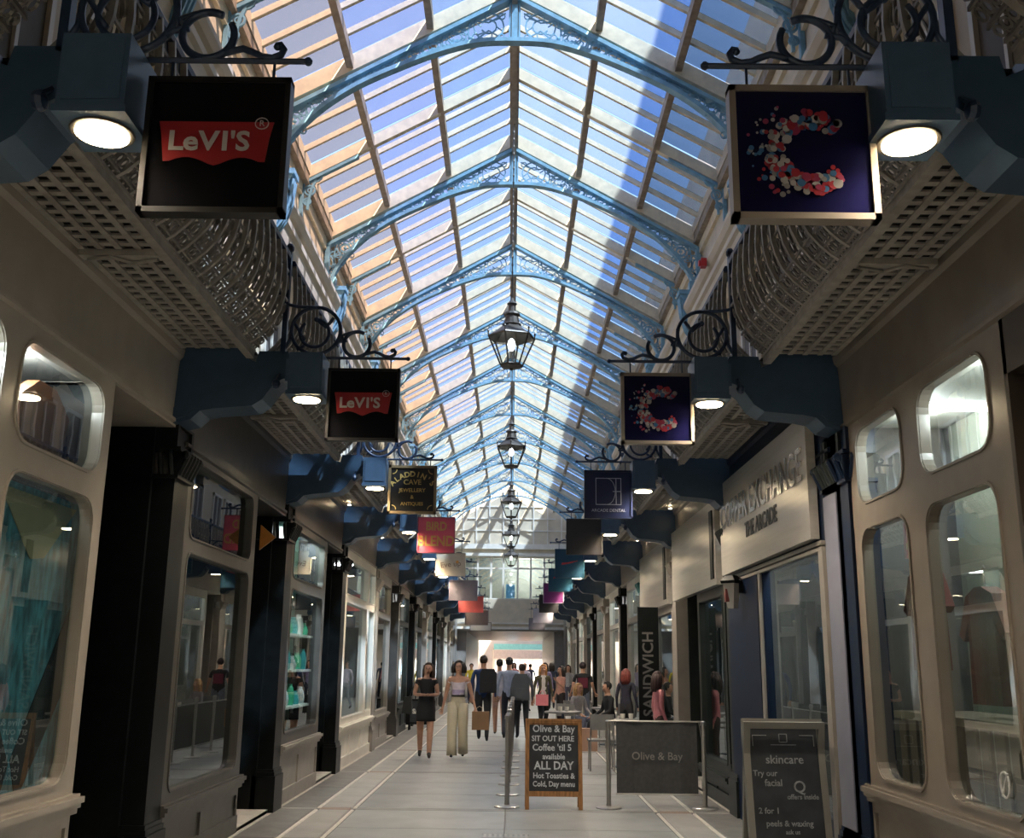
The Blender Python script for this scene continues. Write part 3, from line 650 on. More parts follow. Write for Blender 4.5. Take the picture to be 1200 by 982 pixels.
b = MB(); b.extr([(-.16,-.026,.06-.03),(-.05,-.026,.06-.012),(.15,-.026,.06+.045),(.165,-.026,.06+.06),(-.02,-.026,.06+.022),(-.15,-.026,.06+.012)], (0,.003,0)); b.build('red_stroke', flat('red_brush_print', (.50,.03,.04), .5), t)
plain(1, 7, .90, 1.46, 3.25, 3.80, (.16,.02,.14), (.35,.30,.36), 'purple square hanging sign with pale grey edge on the right')
plain(1, 8, .90, 1.50, 3.20, 3.76, (.008,.007,.008), (.02,.02,.02), 'small black hanging sign beyond the purple one')
plain(1, 9, .80, 1.50, 3.05, 3.55, (.45,.43,.48), (.40,.38,.42), 'pale lavender hanging sign beyond the black one')
plain(1, 10, .72, 1.35, 2.95, 3.4, (.22,.20,.22), (.2,.2,.2), 'dull grey hanging sign at the far right end')

# ================================================================== LANTERNS
def lantern_meshes():
    n = 6; b = MB()
    def hexa(r, z, rot=0): return [(r*cos(2*pi*i/n+rot), r*sin(2*pi*i/n+rot), z) for i in range(n)]
    top = hexa(.36, .44); bot = hexa(.17, 0)
    for i in range(n):
        b.tube([bot[i], top[i]], .014, 5); b.tube([top[i], top[(i+1) % n]], .018, 5); b.tube([bot[i], bot[(i+1) % n]], .014, 5)
        b.tube([top[i], (top[i][0]*1.02, top[i][1]*1.02, .50)], .012, 4); b.ball((top[i][0]*1.02, top[i][1]*1.02, .52), .018,.018,.022, 6, 4)
    b.lathe((0,0,-.03), [(.02,-.05),(.035,-.02),(.17,0),(.17,.03)], 6)
    b.lathe((0,0,.62), [(.13,0),(.15,.02),(.12,.05),(.10,.16),(.13,.18),(.12,.21),(.06,.24),(.05,.34),(.08,.36),(.03,.42),(.02,.46)], 12)
    fr = b.mesh('lantern_frame', M['lanternmetal'])
    b = MB(); b.add(hexa(.36,.44)+hexa(.13,.63), [(i, (i+1) % n, n+(i+1) % n, n+i) for i in range(n)]); hood = b.mesh('lantern_hood', M['lanternmetal'])
    g = MB()
    for i in range(n):
        a, c, d, e = bot[i], bot[(i+1) % n], top[(i+1) % n], top[i]; g.add([a,c,d,e], [(0,1,2,3)])
    gl = g.mesh('lantern_glass', M['lampglass'])
    b = MB(); b.lathe((0,0,.25), [(.02,-.02),(.05,.02),(.06,.08),(.045,.14),(.02,.17)], 10); bu = b.mesh('bulb', M['bulb'], True)
    b = MB(); b.lathe((0,0,0), [(.01,0),(.01,1)], 5)
    for i in range(24): z = (i+.5)/24; b.ball((0,0,z), .016,.016,.012, 6, 4)
    ch = b.mesh('chain', M['lanternmetal'])
    return fr, hood, gl, bu, ch
LM = lantern_meshes()
LZ = 6.02
for i, y in enumerate((14.9, 23.0, 31.2, 39.3, 46.9)):
    t = thing('lantern', 'hexagonal glazed lantern hanging on a chain from the roof ridge, %s' % ['the largest and nearest', 'second from the viewer', 'third from the viewer', 'fourth from the viewer', 'the smallest and farthest'][i], 'lantern', (0, y, LZ), .25 if i == 0 else .5)
    obj('lantern_frame', LM[0], t); obj('lantern_hood', LM[1], t); obj('lantern_glass', LM[2], t); obj('bulb', LM[3], t)
    ld = bpy.data.lights.new('lantern_light', 'POINT'); ld.energy = 130; ld.color = (1,.96,.90); ld.shadow_soft_size = .03
    lo = bpy.data.objects.new('lantern_light', ld); COL.objects.link(lo); lo.location = (0, y, LZ+.30)
    c = obj('chain', LM[4], t, (0,0,1.06)); c.scale = (1,1,10.1-LZ-1.06)

# ================================================================== OUTSIDE
mb = MB(); mb.box(5.45, 14, -3, 75, 0, 16.4); struct(mb.build('trim_neighbour_building', M['stonewall']))
mb = MB(); mb.box(-16, -5.45, -3, 75, 0, 9.0); struct(mb.build('trim_neighbour_building', M['brick']))
mb = MB(); mb.box(-30, 30, -40, -9, -.25, -.01); mb.box(-30, 30, 72, 110, -.25, -.01); struct(mb.build('trim_street', M['slab2']))
mb = MB(); mb.box(-16, 16, -22, -20, 0, 12); fs = struct(mb.build('trim_street_facade', M['stonewall']))
for ix in range(9):
    for iz in range(3):
        mb = MB(); mb.box(-14+3.2*ix, -12.4+3.2*ix, -20, -19.9, 1.2+3.6*iz, 3.4+3.6*iz); mb.build('facade_window', M['interior'], fs)
# shop across the far end
mb = MB(); mb.box(-9, 9, 76, 84, 2.75, 9); mb.box(-9,-1.3,76,84,0,2.75); mb.box(4.5,9,76,84,0,2.75)
t = tag(mb.build('far_shop', M['stonewall']), 'bright shop front across the far end of the arcade', 'shop')
mb = MB(); mb.box(-1.2, 4.4, 75.8, 76, 2.06, 2.66); mb.build('fascia_board', flat('peach_cream_fascia', (.62,.52,.42), .5), t)
mb = MB(); mb.box(-1.2, 4.4, 75.85, 76, 2.70, 3.1); mb.build('teal_band', flat('pale_teal_paint', (.25,.62,.55), .5), t)
for i in range(6):
    mb = MB(); mb.box(-1.2+.93*i, -1.15+.93*i, 75.8, 75.9, 0, 2.06); mb.build('mullion', M['white'], t)
    mb = MB(); mb.box(-1.1+.93*i, -.35+.93*i, 78.5, 78.6, .5+.1*(i%3), 1.9); mb.build('lit_display', emis('lit_display_%d' % i, [(1,.75,.55),(.9,.95,1),(1,.55,.4),(.95,.9,.7),(.6,.85,1),(1,.8,.8)][i], 1.6), t)
mb = MB(); mb.box(-1.3,4.5,79.5,79.6,0,2.75); mb.build('back_wall', M['white'], t)

# ================================================================== SHOPFRONTS
def rrect(y0, y1, z0, z1, r, n=5):
    P = []
    for cy, cz, a0 in ((y1-r, z1-r, 0), (y0+r, z1-r, 90), (y0+r, z0+r, 180), (y1-r, z0+r, 270)):
        for i in range(n+1): a = R(a0+90*i/n); P.append((cy+r*cos(a), cz+r*sin(a)))
    return P
def frame_cell(b, s, x0, x1, oy0, oy1, oz0, oz1, iy0, iy1, iz0, iz1, r, n=5):
    inn = rrect(iy0, iy1, iz0, iz1, r, n); cor = [(oy1,oz1),(oy0,oz1),(oy0,oz0),(oy1,oz0)]; N = len(inn)
    for x in (x0, x1):
        vs = [(s*x, y, z) for y, z in inn] + [(s*x, y, z) for y, z in cor]; fs = []
        for c in range(4):
            for i in range(n): fs.append((c*(n+1)+i, c*(n+1)+i+1, N+c))
            nx = ((c+1) % 4)*(n+1); fs.append((c*(n+1)+n, nx, N+(c+1) % 4, N+c))
        b.add(vs, fs)
    b.add([(s*x0,y,z) for y,z in inn]+[(s*x1,y,z) for y,z in inn], [(i,(i+1)%N,N+(i+1)%N,N+i) for i in range(N)])
def pilaster(s, k, m, y0=None, y1=None, capm=None):
    y0 = YK(k)+.05 if y0 is None else y0; y1 = YK(k)+.45 if y1 is None else y1; capm = capm or m
    wall = bpy.data.objects['wall_'+SIDE[(s+1)//2]]
    b = MB(); b.box(s*2.58, s*2.80, y0+.03, y1-.03, 0, 3.0); p = b.build('pilaster', M[m], wall)
    b = MB(); b.box(s*2.54, s*2.80, y0-.01, y1+.01, 0, .38); b.box(s*2.555, s*2.8, y0, y1, .38, .42); b.box(s*2.565, s*2.8, y0+.01, y1-.01, .42, .45); b.build('plinth', M[m], p)
    b = MB(); b.box(s*2.55, s*2.80, y0, y1, 2.98, 3.01); b.box(s*2.545, s*2.80, y0, y1, 3.20, 3.23)
    b.extr([(s*2.60,y0+.02,3.01),(s*2.555,y0+.02,3.01),(s*2.535,y0+.02,3.10),(s*2.505,y0+.02,3.18),(s*2.60,y0+.02,3.20)], (0,y1-y0-.04,0))
    n = 5
    for i in range(n):
        yy = y0+.05+(y1-y0-.10)*i/(n-1)
        b.tube([(s*2.555,yy,3.01),(s*2.535,yy,3.07),(s*2.51,yy,3.13),(s*2.49,yy,3.17),(s*2.485,yy,3.185),(s*2.495,yy,3.165)], [.016,.022,.024,.018,.012,.006], 6)
        b.ball((s*2.55,yy,3.05), .02,.022,.03, 6, 4)
    for yy in (y0+.02, y1-.02): b.lathe((s*2.51,yy,3.165), [(.0,-.02),(.032,-.014),(.032,.014),(.0,.02)], 10, 'y')
    for xx in (2.6,2.68): b.tube([(s*xx,y0,3.01),(s*xx,y0-.04,3.09),(s*xx,y0-.07,3.16),(s*xx,y0-.04,3.19)], [.018,.022,.018,.01], 6)
    b.build('capital', M[capm], p)
    b = MB(); b.box(s*2.60, s*2.80, y0, y1, 3.23, 3.42)
    for a in ((y0,y1,3.23,3.25),(y0,y1,3.40,3.42),(y0,y0+.05,3.25,3.40),(y1-.05,y1,3.25,3.40)): b.box(s*2.575, s*2.6, *a)
    b.build('console_block', M[capm], p)
    return p
def wallmtx(s, x, y, z):
    c = ((0,0,-1),(-1,0,0),(0,1,0)) if s > 0 else ((0,0,1),(1,0,0),(0,1,0))
    return LT((s*x, y, z)) @ Matrix(c).to_4x4()
def shopfront(s, k, label, fm, cols, rows, y0, y1, zt=3.42, rad=.11, sill=.80, basem=None, recess=None, doorm='black', fascia='beigeL', fz=3.40, flat_top=True, litc=None, mull=True, backc=None, ceilc=None, backx=3.6, lw=0):
    """cols: glass y-ranges, rows: glass z-ranges; recess: y-range of the door lobby"""
    t = thing('shopfront', label, 'shopfront', (0,0,0)); basem = basem or fm
    b = MB(); oz = [sill] + [(rows[i][1]+rows[i+1][0])/2 for i in range(len(rows)-1)] + [zt]
    oy = [y0] + [(cols[i][1]+cols[i+1][0])/2 for i in range(len(cols)-1)] + [y1]
    for i, (a, c) in enumerate(cols):
        for j, (z0, z1) in enumerate(rows):
            frame_cell(b, s, 2.60, 2.67, oy[i], oy[i+1], oz[j], oz[j+1], a, c, z0, z1, rad)
    b.box(s*2.60, s*2.67, y1-.005, y1, 0, zt)
    b.build('window_frame', M[fm], t)
    for i, (a, c) in enumerate(cols):
        for j, (z0, z1) in enumerate(rows):
            b = MB(); b.tube([(s*2.597, y, z) for y, z in rrect(a-.012, c+.012, z0-.012, z1+.012, rad+.01)], .011, 4, closed=True); b.build('window_bead', M[fm], t)
            b = MB(); b.box(s*2.655, s*2.663, a-.05, c+.05, z0-.05, z1+.05); b.build('window_pane', M['glass'], t)
    b = MB()
    for (x, z0, z1) in ((2.53,sill-.035,sill+.0),(2.55,sill-.065,sill-.035),(2.57,sill-.10,sill-.065),(2.56,sill,sill+.015)): b.box(s*x, s*2.67, y0, y1+.02, z0, z1)
    b.build('sill', M[basem], t)
    b = MB(); b.box(s*2.62, s*2.67, y0, y1, 0, sill-.1); b.box(s*2.59, s*2.67, y0, y1, 0, .16); b.box(s*2.60, s*2.67, y0, y1, sill-.17, sill-.1)
    ns = max(1, round((y1-y0)/1.1))
    for i in range(ns+1):
        yy = y0+(y1-y0)*i/ns; b.box(s*2.60, s*2.67, max(y0, yy-.05), min(y1, yy+.05), .16, sill-.17)
    b.build('base_panelling', M[basem], t)
    # fascia with cyma mouldings
    b = MB(); ya, yb = YK(k)+.32, YK(k+1)-.03
    b.extr([(s*x, ya, z) for x, z in [(2.60,fz),(2.575,fz+.01),(2.575,fz+.035),(2.605,fz+.05),(2.60,fz+.12),(2.59,fz+.42),(2.585,3.90),(2.56,3.93),(2.55,3.98),(2.56,4.04),(2.75,4.04),(2.75,fz)]], (0, yb-ya, 0))
    b.build('fascia', M[fascia], t)
    if recess:
        r0, r1 = recess
        b = MB(); b.box(s*2.67, s*3.9, r0, r0+.04, 0, 3.4); b.box(s*2.75, s*3.9, r1-.04, r1, 0, 3.4); b.build('lobby_wall', M[doorm], t)
        b = MB(); b.box(s*2.6, s*3.9, r0, r1, fz-.02, fz+.02); b.build('lobby_soffit', M[fascia], t)
        b = MB(); b.box(s*2.60, s*3.9, r0, r1, 0, .035); b.build('doorstep', M['kerb'], t)
        b = MB(); x = 3.86; b.box(s*x, s*3.92, r0, r1, 2.5, 3.4)
        for yy in (r0+.04, r1-.12): b.box(s*x, s*3.92, yy, yy+.08, 0, 2.5)
        b.box(s*x, s*3.92, r0, r1, 2.05, 2.13); b.box(s*x, s*3.92, r0, r1, .03, .35)
        d = b.build('door', M[doorm], t)
        b = MB(); b.box(s*3.88, s*3.89, r0+.1, r1-.1, .35, 2.05); b.build('door_pane', M['glass'], d)
        b = MB(); b.tube([(s*3.82, r0+.2, .95), (s*3.80, r0+.2, 1.0), (s*3.80, r0+.2, 1.3), (s*3.82, r0+.2, 1.35)], .015, 6); b.build('door_handle', M['metal'], d)
    # interior backdrop
    b = MB(); b.box(s*backx, s*(backx+.05), y0+.05, y1-.05, 0.02, 3.4); b.build('display_back', backc or M['interior'], t)
    if lw:
        for q in (.25,.75):
            ld = bpy.data.lights.new('display_fill', 'POINT'); ld.energy = lw; ld.color = (.95,.98,1); ld.shadow_soft_size = .05  # added fill lights so the window contents show
            lo = bpy.data.objects.new('display_fill', ld); COL.objects.link(lo); lo.location = (s*2.95, y0+(y1-y0)*q, 3.28)
    b = MB(); b.box(s*2.67, s*3.6, y0+.02, y1, sill-.08, sill-.03); b.build('display_floor', M['interior2'], t)
    b = MB(); b.box(s*2.67, s*3.6, y0+.02, y1, 3.40, 3.43); b.build('display_ceiling', ceilc or M['interior'], t)
    if litc:
        for q in (.3, .7):
            b = MB(); yy = y0+(y1-y0)*q; b.box(s*2.9, s*3.4, yy-.05, yy+.05, 3.36, 3.395); b.build('shop_light', litc, t)
    return t
warm = emis('warm_shop_light', (1,.80,.56), 9); cool = emis('cool_shop_light', (.92,.97,1), 12); display = emis('display_fill_glow', (.9,.95,1), 7)  # display glow is added to brighten the two nearest shop windows
Y = lambda k, d: YK(k)+d
# --- left side
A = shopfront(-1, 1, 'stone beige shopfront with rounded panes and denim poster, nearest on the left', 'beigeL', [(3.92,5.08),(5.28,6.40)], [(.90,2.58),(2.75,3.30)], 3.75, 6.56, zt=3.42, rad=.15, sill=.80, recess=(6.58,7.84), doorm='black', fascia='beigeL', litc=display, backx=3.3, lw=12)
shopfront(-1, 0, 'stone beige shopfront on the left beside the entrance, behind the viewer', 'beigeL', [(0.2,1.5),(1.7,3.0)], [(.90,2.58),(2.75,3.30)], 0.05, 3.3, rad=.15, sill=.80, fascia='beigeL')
B_ = shopfront(-1, 2, 'dark grey shopfront with one tall pane between two black pilasters, left', 'darkgrey', [(8.36,10.34)], [(.62,2.46),(2.60,3.22)], 8.2, 10.55, zt=3.30, rad=.10, sill=.52, recess=(10.58,11.94), fascia='darkgrey', fz=3.28)
greenback = flat('green_display_panel', (.02,.16,.12), .5)
C_ = shopfront(-1, 3, 'dark grey shopfront with green window display, third on the left', 'darkgrey', [(12.46,14.45)], [(.80,2.46),(2.62,3.18)], 12.3, 14.7, zt=3.30, rad=.08, sill=.66, basem='greyshop', recess=(14.75,16.04), fascia='darkgrey', fz=3.28, backc=greenback, litc=cool, backx=3.0, lw=16)
D_ = shopfront(-1, 4, 'white painted shopfront with panelled base, fourth on the left', 'white', [(16.62,18.95),(19.25,20.0)], [(.76,2.55),(2.70,3.25)], 16.4, 20.18, zt=3.42, rad=.03, sill=.64, fascia='greyshop', litc=cool, backc=flat('pale_green_interior', (.32,.38,.33), .6))
palL = ['greyshop','greengrey','darkgrey','greyshop','darkgrey','white','greyshop']
namesL = ['fifth','sixth','seventh','eighth','ninth','tenth','eleventh']
for i, k in enumerate(range(5, 12)):
    f = palL[i]
    shopfront(-1, k, '%s painted shopfront, %s on the left' % (f.replace('greyshop','warm grey').replace('greengrey','charcoal').replace('darkgrey','dark grey'), namesL[i]), f, [(Y(k,.62),Y(k,2.55))], [(.7,2.5),(2.62,3.2)], Y(k,.45), Y(k,2.75), rad=.03, sill=.6, recess=(Y(k,2.8),Y(k+1,.05)), doorm='greyshop' if i % 2 else 'black', fascia=f, litc=warm if i % 2 == 0 else cool)
for k in (0,1,2,3): pilaster(-1, k, 'black' if k else 'beigeL')
for k in (4,): pass
pilaster(-1, 4, 'black')
for k in range(5, 12): pilaster(-1, k, ['greyshop','darkgrey','black','greyshop','black','darkgrey','greyshop'][k-5])
# --- right side
shopfront(1, 0, 'shaded beige shopfront on the right beside the entrance, behind the viewer', 'beigeR', [(0.2,1.5),(1.7,3.0)], [(.90,2.58),(2.75,3.30)], 0.05, 3.3, rad=.15, sill=.80, fascia='beigeR')
RA = shopfront(1, 1, 'shaded beige shopfront with two columns of rounded panes, nearest on the right', 'beigeR', [(5.34,6.28),(6.60,7.46)], [(.88,2.58),(2.78,3.31)], 5.14, 7.64, zt=3.42, rad=.14, sill=.80, recess=None, fascia='beigeR', litc=display, backc=flat('sage_grey_interior', (.26,.27,.22), .7), ceilc=flat('reflection_pale_ceiling', (.40,.39,.34), .7), backx=3.35, lw=8)  # pale ceiling colour stands in for a bright wall reflected in upper panes
b = MB(); b.box(3.86, 3.92, 3.75, 5.1, 0, 3.4); b.box(2.60, 3.9, 5.10, 5.14, 0, 3.42); b.box(2.60, 2.68, 3.75, 5.14, 3.10, 3.42); b.build('lobby_wall', flat('dark_brown_joinery', (.045,.034,.026), .45), RA)
RB = shopfront(1, 2, 'navy shopfront with big silver lettered board, second on the right', 'navy', [(8.50,10.50)], [(.45,2.56)], 8.32, 10.66, zt=2.64, rad=.02, sill=.30, fascia='navy', fz=3.30, litc=cool, backc=flat('pale_display_wall', (.34,.33,.29), .6), lw=16)
b = MB(); b.box(2.57, 2.67, 10.66, 12.1, 0, 2.66); b.box(2.59, 2.67, 8.3, 12.1, 2.62, 3.3); b.build('navy_panel', M['navy'], RB)
b = MB(); b.box(2.555, 2.60, 8.34, 12.06, 2.585, 2.62); b.box(2.56, 2.60, 8.34, 12.06, 2.54, 2.57); b.box(2.565, 2.60, 8.34, 8.46, .3, 2.54); b.box(2.565, 2.6, 10.52, 10.60, .3, 2.54); b.build('door_surround', M['greyshop'], RB)
b = MB(); b.box(2.50, 2.575, 8.42, 12.06, 2.64, 3.70); sb = b.build('silver_board', M['silver'], RB)
text('COPPER EXCHANGE', .40, .006, 'lettering', M['silverletter'], sb, wallmtx(1, 2.492, 10.25, 3.28), bold=.006, squash=.92)
text('THE ARCADE', .22, .004, 'lettering', M['bannertext'], sb, wallmtx(1, 2.494, 10.1, 3.0), bold=.003)
# lavender face of the pilaster
p = pilaster(1, 1, 'navy', 7.62, 8.28)
b = MB(); b.box(2.57, 2.585, 7.93, 8.26, .1, 2.95); b.build('face_panel', M['lav'], p)
pilaster(1, 0, 'beigeR'); pilaster(1, 2, 'greengrey'); pilaster(1, 3, 'greengrey'); pilaster(1, 4, 'greyshop')
for k in range(5, 12): pilaster(1, k, ['green','black','greyshop','black','greyshop','darkgrey','greyshop'][k-5])
RC = shopfront(1, 3, 'charcoal shopfront with blank silver board, third on the right', 'greengrey', [(12.6,14.1)], [(.5,2.45)], 12.45, 14.3, zt=2.6, rad=.02, sill=.36, recess=(14.35,16.0), doorm='greengrey', fascia='greyshop', fz=3.3, litc=cool)
b = MB(); b.box(2.52, 2.60, 12.5, 15.95, 2.58, 3.62); b.build('silver_board', M['silver'], RC)
b = MB(); b.box(2.505, 2.52, 12.62, 12.80, 2.66, 3.5); b.build('black_strip', M['black'], RC)
RD = shopfront(1, 4, 'warm grey shopfront with plain pale board, fourth on the right', 'greyshop', [(16.6,18.6)], [(.6,2.45)], 16.45, 18.8, zt=2.6, rad=.02, sill=.5, recess=(18.85,20.1), doorm='greengrey', fascia='greyshop', fz=3.3, litc=cool)
b = MB(); b.box(2.52, 2.60, 16.5, 20.0, 2.58, 3.62); b.build('silver_board', M['silver'], RD)
b = MB(); b.box(2.505, 2.52, 16.62, 16.84, 2.66, 3.5); b.build('black_strip', M['black'], RD)
palR = ['greyshop','white','greyshop','darkgrey','white','greyshop','white']
for i, k in enumerate(range(5, 12)):
    f = palR[i]
    shopfront(1, k, '%s painted shopfront, %s on the right' % (f.replace('greyshop','warm grey').replace('darkgrey','dark grey'), namesL[i]), f, [(Y(k,.62),Y(k,2.75))], [(.5,2.5),(2.62,3.2)], Y(k,.45), Y(k,2.95), rad=.03, sill=.4, recess=(Y(k,3.0),Y(k+1,.05)), doorm='greyshop', fascia=f, litc=cool, backc=M['white'] if i % 2 == 0 else None)
for nm, s in (('left',-1),('right',1)):
    mb = MB(); mb.box(s*2.6, s*2.75, YK(12)+.4, YEND, 0, 4.06); mb.build('end_panel', M['greyshop'], bpy.data.objects['wall_'+nm])

# ---- projecting small orange sign, left recess
t = thing('triangular_sign', 'small orange triangular projecting sign in the doorway beside the second left window', 'sign', (-2.50, 10.62, 2.86))
b = MB(); b.extr([(-.07,-.012,.13),(.09,-.012,0),(-.07,-.012,-.13)], (0,.024,0)); b.build('panel', flat('orange_plastic', (.42,.16,.02), .4), t); b = MB(); b.box(-.12,-.07,-.01,.01,-.02,.02); b.build('arm', M['black'], t)
# ---- wall lantern on the navy panel
t = thing('wall_lantern', 'tapering white wall lantern with dark hood on the navy panel, right side', 'lamp', (2.57, 11.35, 2.40))
b = MB(); b.lathe((-.11,0,-.17), [(.055,0),(.10,.27)], 4); b.build('lamp_shade', flat('frosted_lantern_shade', (.62,.58,.52), .5), t)
b = MB(); b.lathe((-.11,0,.10), [(.12,0),(.13,.03),(.06,.09)], 4); b.box(-.04,0,-.05,.05,0,.12); b.build('hood', M['black'], t)
b = MB(); b.box(-.19,-.15,-.03,.03,-.1,.04); b.build('red_mark', flat('dull_red_mark', (.25,.06,.05), .5), t)

# ================================================================== WINDOW DISPLAYS
def denim():
    m = mat('blue_denim_print', (.05,.22,.31), .8, var=.45, scale=7, bump=.2, stretch=(1,3,1)); return m
t = thing('denim_poster', 'large blue denim jeans poster standing inside the nearest left window', 'poster', (-2.735, 5.93, 1.66))
b = MB(); b.box(-.02,.02,-.63,.63,-.86,.90); b.build('backing', denim(), t)
b = MB()
dk = flat('dark_denim_fold', (.006,.018,.028), .8, var=.3)
b.extr([(.022,-.62,.2),(.022,-.02,-.62),(.022,-.1,-.84),(.022,-.62,-.3)], (.004,0,0)); b.extr([(.022,.62,.35),(.022,.0,-.60),(.022,.12,-.84),(.022,.62,-.2)], (.004,0,0))
b.build('dark_fold', dk, t)
b = MB(); b.extr([(.022,-.5,.86),(.022,.5,.86),(.022,.12,.52),(.022,-.05,.50)], (.004,0,0)); b.build('pale_waist', flat('khaki_denim', (.30,.31,.20), .8), t)
t = thing('jacket', 'brown jacket hanging high inside the nearest left upper pane', 'jacket', (-2.85, 6.15, 3.02))
b = MB(); b.extr([(0,-.28,-.26),(0,-.34,.10),(0,-.12,.24),(0,.12,.24),(0,.34,.10),(0,.28,-.26)], (-.08,0,0)); b.build('body', flat('brown_leather', (.16,.06,.025), .5), t)
b = MB(); b.extr([(.0,.16,-.2),(.0,.34,.0),(.0,.40,-.24)], (-.06,0,0)); b.build('sleeve', flat('dark_blue_cloth', (.01,.02,.05), .8), t)
# green display shelves
for i, z in enumerate((1.05, 1.5, 1.95)):
    t = thing('display_shelf', '%s pale shelf in the green window display, third shop on the left' % ['lowest','middle','top'][i], 'shelf', (-2.83, 13.75, z))
    b = MB(); b.box(-.13,.11,-.85,.85,-.015,.015); b.build('board', M['white'], t)
    for q in (-.8,.8): b = MB(); b.box(-.13,-.10,q-.02,q+.02,-.12,-.015); b.build('bracket', M['metal'], t)
    for j in range(5):
        b = MB(); hgt = .12+.05*((i+j) % 3); b.lathe((0,0,.016), [(.06,0),(.07,hgt*.5),(.05,hgt),(.035,hgt+.02),(.035,hgt+.05)], 10)
        o = b.build('jar', flat(['teal_ceramic','white_ceramic','green_ceramic'][(i*2+j) % 3], [(.03,.25,.25),(.6,.62,.6),(.04,.3,.16)][(i*2+j) % 3], .3), None, (-2.83, 13.08+.34*j, z))
        tag(o, '%s jar, %s on the %s shelf of the green window display' % (['teal','white','green'][(i*2+j) % 3], ['first','second','third','fourth','fifth'][j], ['lowest','middle','top'][i]), 'jar', 'jars in the green window display')
b = MB(); b.box(-2.74,-2.72,12.62,12.78,1.15,1.75); tag(b.build('hanging_banner', flat('coral_banner', (.75,.16,.10), .6)), 'small coral red strip banner behind the third left window', 'banner')
# right near window: slatted plinth, garments
t = thing('slatted_plinth', 'slatted wooden display plinth behind the nearest right window', 'plinth', (2.98, 6.45, .775))
for i in range(11):
    b = MB(); b.box(-.24,-.22,-.98+.18*i,-.86+.18*i,.0,.50); b.build('slat', flat('dull_brown_slats', (.09,.065,.045), .6), t)
b = MB(); b.box(-.25,.3,-1.0,1.0,.50,.55); b.box(-.21,.28,-.98,.98,.0,.02); b.build('top_board', flat('pale_brown_board', (.22,.18,.14), .5), t)
def garment(x, y, z, w, h, col, label, name='shirt'):
    t = thing(name, label, name.replace('_', ' '), (x, y, z))
    b = MB(); b.extr([(-.05,-w*.5,-h),(-.05,-w*.42,-.15),(-.05,-w*.62,-.42*h),(-.05,-w*.78,-.36*h),(-.05,-w*.45,0),(-.05,-w*.12,.05),(-.05,w*.12,.05),(-.05,w*.45,0),(-.05,w*.78,-.36*h),(-.05,w*.62,-.42*h),(-.05,w*.42,-.15),(-.05,w*.5,-h)], (.10,0,0)); b.build('cloth', col, t)
    b = MB(); b.tube([(0,0,.04),(0,0,.12),(0,.03,.15),(0,0,.18),(0,-.02,.16)], .006, 4); b.tube([(0,-w*.4,0),(0,0,.06),(0,w*.4,0)], .008, 4); b.build('hanger', M['metal'], t)
garment(2.95, 7.25, 2.25, .42, .65, flat('dark_red_cloth', (.10,.02,.018), .9), 'dark red shirt on a hanger behind the far pane of the nearest right shop')
garment(2.95, 6.35, 2.05, .4, .65, flat('rust_cloth', (.13,.04,.03), .9), 'rust coloured shirt on a hanger behind the near pane of the nearest right shop')
for i, (yy, c) in enumerate(((8.9,(.55,.52,.42)),(9.35,(.50,.47,.38)),(9.8,(.08,.30,.22)),(10.22,(.03,.035,.05)))):
    garment(3.1, yy, 1.95, .20, 1.1, flat('garment_cloth_%d' % i, c, .9), '%s garment hanging in the window under the silver lettered board' % ['cream','buff','green','near black'][i], 'dress')
t = thing('window_decal', 'white ring with a slash stuck low on the near right pane', 'decal', (2.640, 5.66, 1.02)); b = MB()
b.tube([(0,.05*cos(a*pi/10),.065*sin(a*pi/10)) for a in range(20)], .006, 4, closed=True); b.tube([(0,.04,-.06),(0,-.04,.06)], .006, 4); b.build('ring', flat('white_vinyl', (.6,.6,.58), .5), t)

# ================================================================== CAFE BARRIER, BOARDS
def stanchion(x, y, label, h=.98):
    t = thing('barrier_post', label, 'barrier post', (x, y, 0))
    b = MB(); b.lathe((0,0,0), [(.15,0),(.15,.012),(.13,.022),(.03,.03),(.03,.05)], 20); b.build('base', M['metal'], t)
    b = MB(); b.lathe((0,0,.03), [(.027,0),(.027,h-.07)], 12); b.build('post', M['metal'], t)
    b = MB(); b.lathe((0,0,h-.05), [(.035,0),(.035,.04),(.02,.055)], 12); b.build('cap', M['metal'], t)
    b = MB(); b.tube([(0,-.03,h-.1),(.0,-.06,h-.1),(0,-.06,h-.16)], .008, 5); b.tube([(0,-.03,.34),(0,-.06,.34)], .008, 5); b.build('hook', M['metal'], t)
    return t
stanchion(.015, 12.6, 'steel barrier post at the near left corner of the cafe enclosure', 1.03)
stanchion(1.20, 12.6, 'steel barrier post between the chalkboard sign and the grey banner')
stanchion(2.32, 12.6, 'steel barrier post at the right end of the grey banner')
for i in range(7):
    stanchion(.02+.012*i, 13.75+1.15*i, 'steel barrier post %s in the row receding behind the timber A-board' % ORD[i+1].replace('nearest','first'), 1.0)
    t = thing('canvas_barrier', 'narrow charcoal canvas barrier seen edge on, %s in the row along the aisle' % ORD[i+1], 'barrier', (.03+.012*i, 13.17+1.15*i, 0))
    b = MB(); b.box(-.006,.006,-.50,.50,.20,.88); b.build('canvas', M['canvas'], t); b = MB(); b.tube([(0,-.53,.9),(0,.53,.9)], .011, 6); b.build('rail', M['metal'], t); b = MB(); b.tube([(0,-.53,.18),(0,.53,.18)], .011, 6); b.build('rail', M['metal'], t)
t = thing('canvas_banner', 'charcoal grey canvas banner with cafe name between two steel posts', 'banner', (1.77, 12.6, 0))
b = MB(); NN = 14
